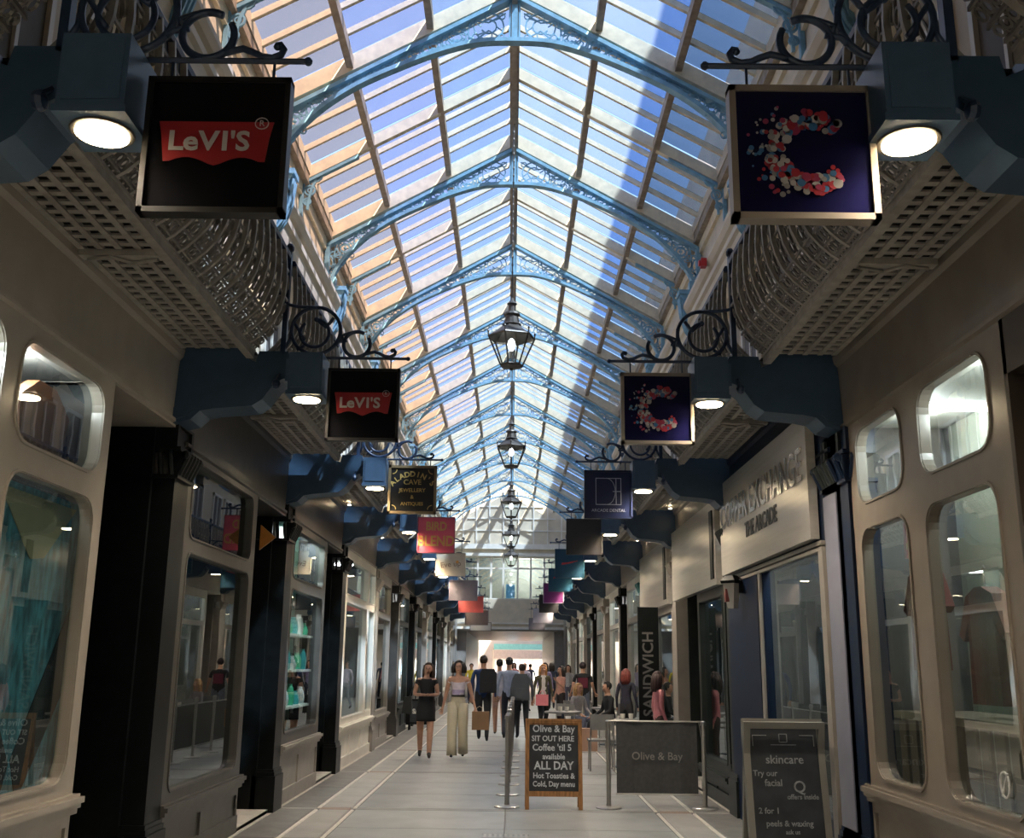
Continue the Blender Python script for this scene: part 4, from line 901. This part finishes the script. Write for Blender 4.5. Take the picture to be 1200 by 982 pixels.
for i in range(NN):
    x0, x1 = -.475+.95*i/NN, -.475+.95*(i+1)/NN; o = lambda x: .006*sin(x*19)
    b.add([(x0,o(x0),.165),(x1,o(x1),.165),(x1,o(x1),.965),(x0,o(x0),.965),(x0,o(x0)+.006,.165),(x1,o(x1)+.006,.165),(x1,o(x1)+.006,.965),(x0,o(x0)+.006,.965)], [(0,1,2,3),(4,5,6,7),(0,1,5,4),(2,3,7,6)])
b.build('canvas', M['canvas'], t)
b = MB(); b.tube([(-.55,0,.975),(.53,0,.975)], .012, 6); b.build('rail', M['metal'], t); b = MB(); b.tube([(-.49,0,.16),(.49,0,.16)], .011, 6); b.build('rail', M['metal'], t)
b = MB()
for x in (-.5,.5): b.tube([(x,0,.97),(x*1.02,-.02,.9),(x*1.05,0,.8)], .006, 5)
b.build('strap', M['metal'], t)
text('Olive & Bay', .125, .001, 'lettering', M['bannertext'], t, LT((.0,-.010,.58)) @ FACE, bold=.001)
def aboard(x, y, rz_, wd, ht, frm, label, frw=.045, legs=True):
    t = thing('chalkboard_sign', label, 'chalkboard', (x, y, 0), rz_)
    tilt = Matrix.Rotation(R(-7), 4, 'X'); lo = .14 if legs else .03
    def tm(b):
        b.v = [tuple(tilt @ Vector(p)) for p in b.v]; return b
    b = MB(); w2 = wd/2
    b.box(-w2,-w2+frw,-.02,.02,0,ht); b.box(w2-frw,w2,-.02,.02,0,ht); b.box(-w2+frw,w2-frw,-.02,.02,ht-frw,ht); b.box(-w2+frw,w2-frw,-.02,.02,lo,lo+frw*1.3); tm(b).build('frame', frm, t)
    b = MB(); b.box(-w2+frw,w2-frw,-.008,.008,lo+frw*1.3,ht-frw); tm(b).build('slate', M['board'], t)
    b = MB(); b.box(-w2,-w2+frw,.0,.035,0,ht-.01); b.box(w2-frw,w2,.0,.035,0,ht-.01); b.box(-w2+frw,w2-frw,.0,.03,ht-.06,ht-.01)
    b.v = [tuple(Matrix.Translation((0,.25,0)) @ Matrix.Rotation(R(9), 4, 'X') @ Vector((p[0],p[1],p[2]*.995))) for p in b.v]; b.build('rear_frame', frm, t)
    return t, tilt
t, tilt = aboard(.555, 12.42, 0, .66, 1.0, M['oak'], 'timber framed A-board with chalk lettering standing left of the grey banner')
for s_, sz, z, x, bo in (('Olive & Bay',.112,.885,0,.002),('SIT OUT HERE',.085,.775,-.01,.002),("Coffee 'til 5",.105,.675,-.02,.002),('available',.085,.575,.0,.002),('ALL DAY',.125,.475,0,.003),('Hot Toasties &',.085,.365,0,.002),('Cold, Day menu',.080,.275,.0,.002)):
    text(s_, sz, .0008, 'chalk_lettering', M['chalk'], t, tilt @ LT((x,-.0095,z)) @ FACE, bold=bo, squash=.92)
t, tilt = aboard(2.172, 8.2, R(3), .635, 1.225, flat('grey_wood_frame', (.17,.165,.145), .5), 'grey framed chalkboard standing in front of the navy pilaster, right side', frw=.05, legs=False)
b = MB()
def seg(x0, z0, x1, z1, r=.004): b.tube([tuple(tilt @ Vector((x0,-.011,z0))), tuple(tilt @ Vector((x1,-.011,z1)))], r, 4)
for sx in (-1,1):
    seg(sx*.24,1.10,sx*.13,1.10); seg(sx*.24,1.10,sx*.24,1.02); seg(sx*.24,.16,sx*.24,.28)
seg(-.24,.16,.24,.16); seg(-.10,1.03,.10,1.03)
for q in ((-.03,1.05,.03,1.05),(-.03,1.11,.03,1.11),(-.03,1.05,-.03,1.11),(.03,1.05,.03,1.11)): seg(*q)
b.build('chalk_border', M['chalkdim'], t)['kind'] = 'stuff'
for s_, sz, z, x in (('skincare',.09,.92,0),('Try our',.06,.82,-.16),('facial',.07,.75,-.10),('Q',.12,.72,.10),('offers inside',.05,.65,.12),('2 for 1',.06,.55,-.15),('peels & waxing',.06,.46,0),('ask us',.045,.40,.02),('open daily',.045,.26,0)):
    text(s_, sz, .0008, 'chalk_lettering', M['chalkdim'], t, tilt @ LT((x,-.0095,z)) @ FACE, bold=.001)
# black menu totem, small A-board on the left, cafe furniture
t = thing('menu_totem', 'tall black menu panel with vertical faint lettering beside the right shops', 'sign', (2.21, 16.5, 0))
b = MB(); b.box(-.17,.155,-.03,.03,.03,2.52); b.build('panel', M['black'], t); b = MB(); b.box(-.2,.18,-.15,.15,0,.03); b.build('base', M['black'], t)
text('SANDWICH', .24, .001, 'lettering', flat('dim_grey_letters', (.10,.10,.10), .7), t, LT((-.01,-.032,1.5)) @ FACE @ Matrix.Rotation(pi/2, 4, 'Z'), bold=.004)
t, tilt = aboard(-2.25, 26.6, 0, .5, .75, M['black'], 'small black A-board far along the left shopfronts', frw=.04)
text('SALE', .15, .001, 'lettering', M['white'], t, tilt @ LT((0,-.010,.45)) @ FACE, bold=.01)
def table(x, y, label):
    t = thing('cafe_table', label, 'table', (x, y, 0))
    b = MB(); b.lathe((0,0,.72), [(.34,0),(.35,.01),(.35,.03),(.34,.035)], 20); b.build('tabletop', M['darkslab'], t)
    b = MB(); b.lathe((0,0,0), [(.2,0),(.2,.015),(.03,.03),(.025,.72)], 12); b.build('pedestal', M['scroll'], t)
def chair(x, y, rz_, label):
    t = thing('cafe_chair', label, 'chair', (x, y, 0), rz_, group=None)
    b = MB(); b.box(-.21,.21,-.21,.21,.44,.47); b.build('seat', M['darkslab'], t)
    for sx in (-.19,.19):
        b = MB(); b.tube([(sx,-.19,0),(sx*.95,-.18,.44)], .013, 6); b.build('leg', M['metal'], t); b = MB(); b.tube([(sx,.21,0),(sx*.95,.18,.44),(sx*.95,.23,.86)], .013, 6); b.build('leg', M['metal'], t)
    b = MB(); b.box(-.19,.19,.205,.23,.62,.86); b.build('backrest', M['darkslab'], t)
table(1.05, 20.4, 'small round cafe table nearest the chalkboard inside the enclosure'); table(1.95, 17.6, 'round cafe table behind the grey banner'); table(2.1, 22.5, 'far round cafe table beside the seated customers')
chair(1.15, 21.2, R(0), 'cafe chair behind the table nearest the chalkboard'); chair(1.5, 17.1, R(180), 'cafe chair just behind the grey banner, back to the viewer'); chair(2.1, 21.75, R(-75), 'cafe chair with its back to the viewer, under the man in black')
chair(1.5, 23.35, R(35), 'far cafe chair holding the blonde customer')
b = MB(); b.box(1.42, 1.74, 20.75, 21.0, .0, .42); tag(b.build('paper_carrier', flat('salmon_paper', (.45,.28,.20), .8)), 'salmon paper carrier bag on the floor beside the seated man', 'bag')
for i, (x, y) in enumerate(((1.0,20.4),(1.12,20.3),(1.9,17.6),(2.05,17.7),(2.1,22.5))):
    b = MB(); b.lathe((0,0,.757), [(.03,0),(.04,.03),(.042,.085),(.038,.085),(.035,.03)], 10); o = b.build('cup', M['white'], None, (x, y, 0))
    tag(o, ['white cup on the left of the table nearest the chalkboard','white cup on the right of the table nearest the chalkboard','white cup on the left of the table behind the grey banner','white cup on the right of the table behind the grey banner','white cup on the far cafe table'][i], 'cup', 'cups on the cafe tables')

# ================================================================== PEOPLE
def zdist(p, a, b):
    ab = b-a; t = max(0, min(1, (p-a).dot(ab)/max(1e-9, ab.dot(ab)))); return (p-(a+ab*t)).length
STAND = dict(hipL=(-.09,0,.90), kneeL=(-.095,-.03,.49), ankL=(-.095,.03,.09), toeL=(-.11,-.13,.035), hipR=(.09,0,.90), kneeR=(.095,-.03,.49), ankR=(.095,.03,.09), toeR=(.11,-.13,.035),
             shL=(-.18,0,1.40), elL=(-.245,.03,1.13), wrL=(-.25,-.05,.90), shR=(.18,0,1.40), elR=(.245,.03,1.13), wrR=(.25,-.05,.90),
             pel=(0,0,.95), wst=(0,0,1.10), chs=(0,-.005,1.28), nkb=(0,.01,1.43), nkt=(0,0,1.50), hd0=(0,-.012,1.555), hd1=(0,-.01,1.62), hd2=(0,0,1.68))
def person(label, x, y, face, H, outfit, pose=None, female=False, bulk=1.0, hair=None, hairlen='short', shoes=(.02,.02,.02), skin=(.50,.28,.19), skirt=None, kids=None, detail=True, sleeves=True, groundz=0.0, group=None):
    P = {k: Vector(v) for k, v in STAND.items()}
    if pose: P.update({k: Vector(v) for k, v in pose.items()})
    sc = H/1.74; sh = .90 if female else 1.0; hip = 1.08 if female else 1.0
    for a in ('shL','shR','elL','elR'):
        P[a].x *= sh
    E = [('pel','wst'),('wst','chs'),('chs','nkb'),('nkb','nkt'),('nkt','hd0'),('hd0','hd1'),('hd1','hd2'),('pel','hipL'),('hipL','kneeL'),('kneeL','ankL'),('ankL','toeL'),('pel','hipR'),('hipR','kneeR'),('kneeR','ankR'),('ankR','toeR'),('chs','shL'),('shL','elL'),('elL','wrL'),('chs','shR'),('shR','elR'),('elR','wrR')]
    zone = {('pel','wst'):'torso',('wst','chs'):'torso',('chs','nkb'):'torso',('nkb','nkt'):'neck',('nkt','hd0'):'head',('hd0','hd1'):'head',('hd1','hd2'):'head',('chs','shL'):'torso',('chs','shR'):'torso'}
    for q in 'LR': zone.update({('pel','hip'+q):'pelvis',('hip'+q,'knee'+q):'thigh',('knee'+q,'ank'+q):'shin',('ank'+q,'toe'+q):'foot',('sh'+q,'el'+q):'uarm',('el'+q,'wr'+q):'farm'})
    rad = dict(pel=(.135*hip*bulk,.105*bulk), wst=((.105 if female else .125)*bulk,.09*bulk), chs=((.125 if female else .15)*bulk,.105*bulk), nkb=(.07,.06), nkt=(.048,.05), hd0=(.066,.078), hd1=(.076,.092), hd2=(.055,.066))
    for q in 'LR': rad.update({'hip'+q:(.085*bulk,.09*bulk),'knee'+q:(.062*bulk,.065),'ank'+q:(.040,.044),'toe'+q:(.036,.026),'sh'+q:(.052*bulk,.055),'el'+q:(.037*bulk,.037),'wr'+q:(.024,.022)})
    names = list(P.keys())
    # palms and fingers
    fl = []
    for q in 'LR':
        w_, e_ = P['wr'+q], P['el'+q]; dr = (w_-e_).normalized(); side = Vector((1,0,0)) - dr*dr.x; side = side.normalized() if side.length > .1 else Vector((0,1,0))
        nrm = dr.cross(side)
        P['pa'+q] = w_+dr*.055; P['kn'+q] = w_+dr*.09
        names += ['pa'+q,'kn'+q]; rad['pa'+q] = (.034,.018); rad['kn'+q] = (.036,.015); E += [('wr'+q,'pa'+q),('pa'+q,'kn'+q)]; zone[('wr'+q,'pa'+q)] = 'hand'; zone[('pa'+q,'kn'+q)] = 'hand'
        if detail:
            for i, (o, L) in enumerate(((-.028,.062),(-.010,.073),(.009,.070),(.027,.055))):
                a, c = 'f%d%s' % (i, q), 'g%d%s' % (i, q); P[a] = P['kn'+q]+side*o+dr*L*.5+nrm*.004; P[c] = P['kn'+q]+side*o*1.1+dr*L+nrm*.016
                names += [a,c]; rad[a] = (.009,.009); rad[c] = (.007,.007); E += [('kn'+q,a),(a,c)]; zone[('kn'+q,a)] = 'hand'; zone[(a,c)] = 'hand'
            P['t'+q] = P['pa'+q]+side*(-.045)+dr*.02; P['u'+q] = P['pa'+q]+side*(-.055)+dr*.05; names += ['t'+q,'u'+q]; rad['t'+q] = (.011,.011); rad['u'+q] = (.009,.009); E += [('pa'+q,'t'+q),('t'+q,'u'+q)]; zone[('pa'+q,'t'+q)] = 'hand'; zone[('t'+q,'u'+q)] = 'hand'
    P['nose'] = P['hd0']+Vector((0,-.088,.03)); names.append('nose'); rad['nose'] = (.013,.014); E.append(('hd0','nose')); zone[('hd0','nose')] = 'head'
    names = list(dict.fromkeys(['pel']+names)); idx = {n: i for i, n in enumerate(names)}
    me = bpy.data.meshes.new('p'); me.from_pydata([tuple(P[n]) for n in names], [(idx[a], idx[c]) for a, c in E], [])
    o = bpy.data.objects.new('p', me); COL.objects.link(o)
    o.modifiers.new('s', 'SKIN'); sm = o.modifiers.new('u', 'SUBSURF'); sm.levels = 2 if detail else 1; sm.render_levels = sm.levels
    sv = me.skin_vertices[0].data
    for n in names: sv[idx[n]].radius = rad[n]
    sv[0].use_root = True
    dg = bpy.context.evaluated_depsgraph_get(); me2 = bpy.data.meshes.new_from_object(o.evaluated_get(dg)); bpy.data.objects.remove(o)
    t = thing('person', label, 'person', (x, y, groundz), face, group)
    mats = []; mi = {}
    def gm(col):
        key = tuple(round(c, 3) for c in col)
        if key not in mi: mi[key] = len(mats); mats.append(flat('body_%s' % '_'.join(map(str, key)), col, .75, var=.10, scale=14))
        return mi[key]
    top = outfit.get('top', (.3,.3,.3)); bot = outfit.get('bottom', (.05,.05,.07)); me2.materials.clear()
    ez = [(e, zone[e]) for e in E]
    for p in me2.polygons:
        c = Vector(p.center); e, zn = min(ez, key=lambda q: zdist(c, P[q[0][0]], P[q[0][1]])/ (rad[q[0][0]][0]+rad[q[0][1]][0]))
        if zn in ('head','neck'): col = skin
        elif zn == 'hand': col = skin
        elif zn == 'foot': col = shoes
        elif zn == 'torso':
            col = top
            tp = outfit.get('neckline', 1.44); hem = outfit.get('hem', .96)
            if c.z > tp: col = skin
            elif c.z < hem and not pose_sit(pose): col = skin if outfit.get('crop') and c.z > outfit['crop'] else bot
            if outfit.get('stripe') and 1.12 < c.z < 1.20: col = outfit['stripe']
        elif zn == 'pelvis': col = skirt or bot
        elif zn == 'thigh': col = bot if not outfit.get('shorts') or c.z > outfit['shorts'] else skin
        elif zn == 'shin': col = skin if outfit.get('shorts') else bot
        elif zn == 'uarm':
            f_ = (c-P[e[0]]).length/max(.01, (P[e[1]]-P[e[0]]).length); sl = outfit.get('sleeve', 'long')
            col = skin if sl == 'none' and f_ > .05 or (sl == 'short' and f_ > .62) else (outfit.get('jacket') or top)
        elif zn == 'farm': col = (outfit.get('jacket') or top) if outfit.get('sleeve', 'long') == 'long' else skin
        if zn == 'torso' and outfit.get('jacket') and col == top and (abs(c.x) > .055 or c.y > .0): col = outfit['jacket']
        if c.z < .062 and not pose_sit(pose): col = shoes
        p.material_index = gm(col); p.use_smooth = True
    for m in mats: me2.materials.append(m)
    me2.transform(Matrix.Scale(sc, 4)); me2.name = 'body'; obj('body', me2, t)
    h1 = P['hd1']
    if hair:
        b = MB(); c = h1+Vector((0,.018,.012)); b.ball(tuple(c*sc), .088*sc, .098*sc, .094*sc, 14, 8)
        # open the face: push the front lower half inward
        nv = []
        for v in b.v:
            p = Vector(v)/sc-c
            if p.y < -.03 and p.z < .045: p.y = -.03+ (p.y+.03)*.15
            nv.append(tuple((p+c)*sc))
        b.v = nv
        if hairlen == 'long':
            for i in range(9):
                a = R(-20+220*i/8); q = Vector((.080*cos(a), .025+.070*sin(a), 0))
                b.tube([tuple((h1+q*.9+Vector((0,0,.05)))*sc), tuple((h1+q*1.12+Vector((0,0,-.05)))*sc), tuple((h1+q*1.15+Vector((.0,.01,-.15)))*sc), tuple((h1+q*1.0+Vector((0,.02,-.235)))*sc)], [.026*sc,.030*sc,.028*sc,.012*sc], 6)
        elif hairlen == 'bob':
            for i in range(9):
                a = R(-35+250*i/8); q = Vector((.088*cos(a), .02+.075*sin(a), 0))
                b.tube([tuple((h1+q*.9+Vector((0,0,.05)))*sc), tuple((h1+q*1.25+Vector((0,0,-.04)))*sc), tuple((h1+q*1.3+Vector((0,0,-.13)))*sc)], [.03*sc,.042*sc,.03*sc], 6)
        b.build('hair', flat('hair_%s' % str(hair), hair, .6, var=.3, scale=30, bump=.3), t, smooth=True)
    if detail:
        for sx in (-1,1):
            b = MB(); c = P['hd0']+Vector((sx*.03,-.078,.052)); b.ball(tuple(c*sc), .011*sc,.006*sc,.007*sc, 8, 5); b.build('eye', flat('dark_eye', (.02,.015,.012), .3), t)
            b = MB(); c = P['hd0']+Vector((sx*.074,.01,.035)); b.ball(tuple(c*sc), .009*sc,.016*sc,.028*sc, 8, 5); b.build('ear', flat('ear_skin_%.2f' % skin[0], skin, .6), t)
        b = MB(); c = P['hd0']+Vector((0,-.076,-.018)); b.ball(tuple(c*sc), .022*sc,.006*sc,.006*sc, 8, 5); b.build('mouth', flat('lip_red', (.30,.07,.06), .5), t)
    if skirt:
        b = MB(); n = 18; pr_ = [(.135,1.10),(.155,1.0),(.178,.88),(.180,.72),(.185,.66),(.175,.66)]
        vs = [(r*cos(2*pi*j/n)*sc, (r*(.80 if i_ < 2 else 1.02)*sin(2*pi*j/n)-(.0 if i_ < 2 else .03))*sc, z*sc) for i_, (r, z) in enumerate(pr_) for j in range(n)]
        b.add(vs, [(i*n+j, i*n+(j+1) % n, (i+1)*n+(j+1) % n, (i+1)*n+j) for i in range(len(pr_)-1) for j in range(n)]); b.build('skirt', flat('skirt_cloth_%.2f' % skirt[0], skirt, .85), t, smooth=True)
    if kids == 'wide':   # wide straight trouser legs
        for q in 'LR':
            b = MB(); a, k_, f_ = P['hip'+q], P['knee'+q], P['ank'+q]; b.tube([tuple((a+Vector((0,0,.06)))*sc), tuple((a*.5+k_*.5)*sc), tuple(k_*sc), tuple((k_*.4+f_*.6)*sc), tuple((f_-Vector((0,0,.04)))*sc)], [.10*sc,.098*sc,.088*sc,.09*sc,.095*sc], 12)
            b.build('trouser_leg', flat('body_trouser_%.2f' % bot[0], bot, .8), t, smooth=True)
    return t, P, sc
def pose_sit(p): return bool(p) and 'pel' in p
def bag(t, x, y, z, w, d, h, col, name='backpack', strap=True, lbl=None):
    b = MB(); pr_ = [(.0,0),(.5,.0),(.55,.1),(.55,.75),(.45,.95),(.25,1.0)]
    b.extr([(x-w/2,y,z),(x+w/2,y,z),(x+w/2,y,z+h*.8),(x+w*.35,y,z+h),(x-w*.35,y,z+h),(x-w/2,y,z+h*.8)], (0,d,0)); b.box(x-w*.35,x+w*.35,y+(d if d > 0 else d),y+d*1.25,z+h*.08,z+h*.45)
    o = b.build(name, flat('%s_%s' % (name, str(col)), col, .7), t)
    return o
def step(f, b_):   # walking legs: forward foot side
    q = 1 if f == 'R' else -1
    F_, B_ = ('R','L') if f == 'R' else ('L','R')
    return {'knee'+F_:(q*.09,-.16,.50),'ank'+F_:(q*.08,-.20,.10),'toe'+F_:(q*.085,-.36,.05),'knee'+B_:(-q*.095,.02,.48),'ank'+B_:(-q*.09,.26,.13),'toe'+B_:(-q*.095,.13,.035)}
# 1 woman in black, hands together at waist
ps = step('R', 0); ps.update(dict(wrR=(.06,-.20,1.13), elR=(.24,.0,1.13), wrL=(-.05,-.20,1.13), elL=(-.24,.0,1.13), hd0=(.02,-.015,1.555), hd1=(.03,-.01,1.615), hd2=(.04,0,1.675)))
t, P, sc = person('woman in black sleeveless top and short black skirt walking with hands clasped', -1.45, 18.8, R(4), 1.66, dict(top=(.008,.007,.008), bottom=(.50,.28,.19), neckline=1.405, sleeve='none', shorts=1.2, hem=.5), ps, True, hair=(.045,.022,.014), hairlen='long', skirt=(.006,.006,.007), shoes=(.03,.025,.02))
b = MB(); b.extr([(-.39,-.06,1.03),(-.26,-.06,1.05),(-.24,-.06,.74),(-.42,-.06,.76)], (0,.15,0)); b.tube([(-.30,0,1.03),(-.16,.02,1.40),(-.20,.08,1.0)], .012, 5); tag(b.build('handbag', flat('black_leather', (.010,.012,.011), .5), None, (-1.45,18.8,0)), 'black handbag hanging at the side of the woman in black', 'handbag')
# 2 woman with crop top, wide cream trousers
ps = step('L', 0); ps.update(dict(wrR=(.31,-.03,.90), elR=(.26,.04,1.14), wrL=(-.27,-.03,.90), elL=(-.245,.04,1.14)))
for a in ('kneeL','kneeR','ankL','ankR','toeL','toeR'):
    v = ps[a]; ps[a] = (v[0], v[1]*.6, v[2])
t, P, sc = person('woman in pale crop top and wide cream trousers walking beside the woman in black', -.885, 18.85, R(-3), 1.70, dict(top=(.66,.58,.64), bottom=(.56,.50,.36), neckline=1.335, sleeve='none', hem=1.09, stripe=(.40,.33,.50)), ps, True, hair=(.016,.010,.008), hairlen='bob', shoes=(.015,.015,.02), kids='wide')
b = MB(); b.lathe((0,0,1.045), [(.118,0),(.12,.035)], 18); b.v = [(p[0], p[1]*.85, p[2]) for p in b.v]; b.build('belt', flat('dark_belt', (.015,.012,.01), .5), t)
t = thing('paper_bag', 'brown paper carrier bag held by the woman in cream trousers', 'bag', (-.50, 18.80, .49))
b = MB(); b.box(-.13,.17,-.07,.07,0,.31); b.build('bag_body', flat('brown_kraft_paper', (.25,.145,.075), .8), t); b = MB(); b.tube([(-.05,-.03,.31),(-.05,-.03,.37),(.0,-.01,.40),(.05,-.03,.37),(.05,-.03,.31)], .006, 5); b.build('bag_handle', flat('pale_twist_handle', (.5,.42,.32), .8), t)
# 3 man from behind in blue coat with black backpack
ps = step('R', 0)
t, P, sc = person('man seen from behind in blue jacket and dark trousers walking away', -.55, 23.0, R(180), 1.83, dict(top=(.012,.04,.13), bottom=(.010,.011,.016), hem=.86), ps, bulk=1.22, hair=(.03,.016,.01))
o = bag(None, 0, 0, 0, .36, .17, .50, (.006,.007,.010)); o.location = (-.44, 22.86, 1.02); o.rotation_euler = (0,0,pi); tag(o, 'black backpack worn by the man in the blue jacket', 'backpack')
# 4 man light blue shirt
ps = step('L', 0)
t, P, sc = person('man from behind in pale blue shirt and dark shorts walking away', .01, 24.0, R(178), 1.80, dict(top=(.36,.42,.55), bottom=(.02,.022,.035), hem=.9), ps, hair=(.01,.008,.008))
t, P, sc = person('person in pale shirt and pink shorts beside the man with pale blue shirt', -.22, 24.9, R(182), 1.76, dict(top=(.45,.45,.52), bottom=(.42,.25,.22), hem=.9, shorts=.62), step('R',0), hair=(.02,.014,.01), female=False)
t, P, sc = person('dark haired person from behind wearing a large grey backpack', .30, 23.6, R(185), 1.66, dict(top=(.12,.13,.15), bottom=(.012,.014,.02), hem=.9), step('R',0), hair=(.03,.015,.01))
o = bag(None, 0, 0, 0, .38, .20, .56, (.085,.095,.105)); o.location = (.27, 23.44, .86); o.rotation_euler = (0,0,pi); tag(o, 'grey backpack on the dark haired person near the aisle barrier', 'backpack')
t, P, sc = person('blonde woman in olive jacket carrying a pink bag', .84, 26.0, R(10), 1.66, dict(top=(.5,.48,.46), jacket=(.065,.06,.03), bottom=(.012,.012,.014), hem=.95), step('L',0), True, hair=(.50,.24,.08), hairlen='long')
b = MB(); b.box(.66,.96,25.70,25.80,.66,.92); b.tube([(.74,25.75,.92),(.78,25.75,1.0),(.86,25.75,1.0),(.88,25.75,.92)], .008, 5); tag(b.build('shopping_bag', flat('pink_paper', (.72,.22,.25), .7)), 'pink shopping bag held by the blonde woman', 'bag')
t, P, sc = person('dark haired woman in salmon pink top and dark trousers', 1.33, 27.0, R(-60), 1.62, dict(top=(.55,.28,.22), bottom=(.018,.010,.012), hem=.95, sleeve='short'), dict(wrR=(.18,-.24,1.3), elR=(.22,-.05,1.12)), True, hair=(.02,.010,.008), hairlen='long')
t, P, sc = person('man from behind in black T-shirt with dark red back print and jeans', 1.82, 26.0, R(176), 1.72, dict(top=(.008,.008,.010), bottom=(.13,.15,.20), hem=.92, sleeve='short'), dict(wrR=(.30,-.1,.98), wrL=(-.30,-.1,.98)), bulk=1.2, hair=(.02,.010,.012))
b = MB(); b.box(-.12,.12,.118,.126,1.08,1.32); b.build('back_print', flat('dark_red_print', (.11,.012,.03), .8), t)
SIT = dict(pel=(0,0,.52), wst=(0,-.02,.68), chs=(0,-.05,.86), nkb=(0,-.06,1.01), nkt=(0,-.07,1.08), hd0=(0,-.09,1.135), hd1=(0,-.09,1.20), hd2=(0,-.08,1.26), hipL=(-.09,-.02,.50), hipR=(.09,-.02,.50), kneeL=(-.13,-.42,.50), kneeR=(.13,-.42,.50), ankL=(-.13,-.42,.09), ankR=(.13,-.42,.09), toeL=(-.14,-.57,.035), toeR=(.14,-.57,.035), shL=(-.18,-.05,.98), shR=(.18,-.05,.98), elL=(-.24,-.10,.72), elR=(.24,-.10,.72), wrL=(-.15,-.32,.62), wrR=(.15,-.32,.62))
def sit(**k):
    d = dict(SIT); d.update(k); d['sit'] = (1,1,1); return d
def seated(label, x, y, face, H, outfit, **kw):
    d = dict(SIT); of = dict(outfit); of['neckline'] = 1.02; of['hem'] = .58
    return person(label, x, y, face, H, of, pose=d, **kw)
seated('seated person in black jacket leaning forward beside the grey barrier', 2.1, 21.75, R(-75), 1.74, dict(top=(.008,.009,.012), bottom=(.010,.011,.014)), hair=(.02,.014,.010), bulk=1.15)
seated('seated blonde customer in a grey top at the far cafe table', 1.5, 23.35, R(35), 1.66, dict(top=(.28,.26,.27), bottom=(.12,.13,.18)), female=True, hair=(.42,.24,.10), hairlen='long')
t, P, sc = person('red haired person in dark clothes standing past the green pillar', 2.36, 21.2, R(150), 1.58, dict(top=(.03,.03,.05), bottom=(.03,.03,.035)), None, True, hair=(.20,.04,.03), hairlen='long', detail=False)
t, P, sc = person('woman in pink top with dark hair beside the black menu panel', 2.24, 15.7, R(100), 1.56, dict(top=(.45,.16,.18), bottom=(.05,.03,.025)), None, True, hair=(.03,.012,.010), hairlen='long', detail=False)
for i, (x, y, H, c, b2, fc, lb) in enumerate(((1.15,34,1.72,(.20,.17,.30),(.03,.03,.05),0,'distant person in violet top beyond the blonde woman'),(.55,38,1.7,(.55,.5,.62),(.3,.3,.35),20,'distant person in pale lilac walking in the aisle'),(1.6,40,1.75,(.05,.06,.10),(.02,.02,.03),180,'distant dark clothed person near the far right shops'),(-1.6,44,1.68,(.75,.6,.05),(.05,.05,.08),0,'distant person in a bright yellow top, left'),(.2,47,1.75,(.5,.2,.2),(.05,.05,.06),0,'distant person in red near the underpass'),(1.0,52,1.7,(.12,.13,.2),(.02,.02,.03),180,'distant person in navy inside the underpass'),(2.0,36,1.66,(.4,.4,.42),(.1,.1,.14),10,'distant person in light grey by the right shops'))):
    person(lb, x, y, R(fc), H, dict(top=c, bottom=b2), step('R' if i % 2 else 'L', 0), i % 2 == 0, hair=(.03,.018,.012), hairlen='long' if i % 2 == 0 else 'short', detail=False)
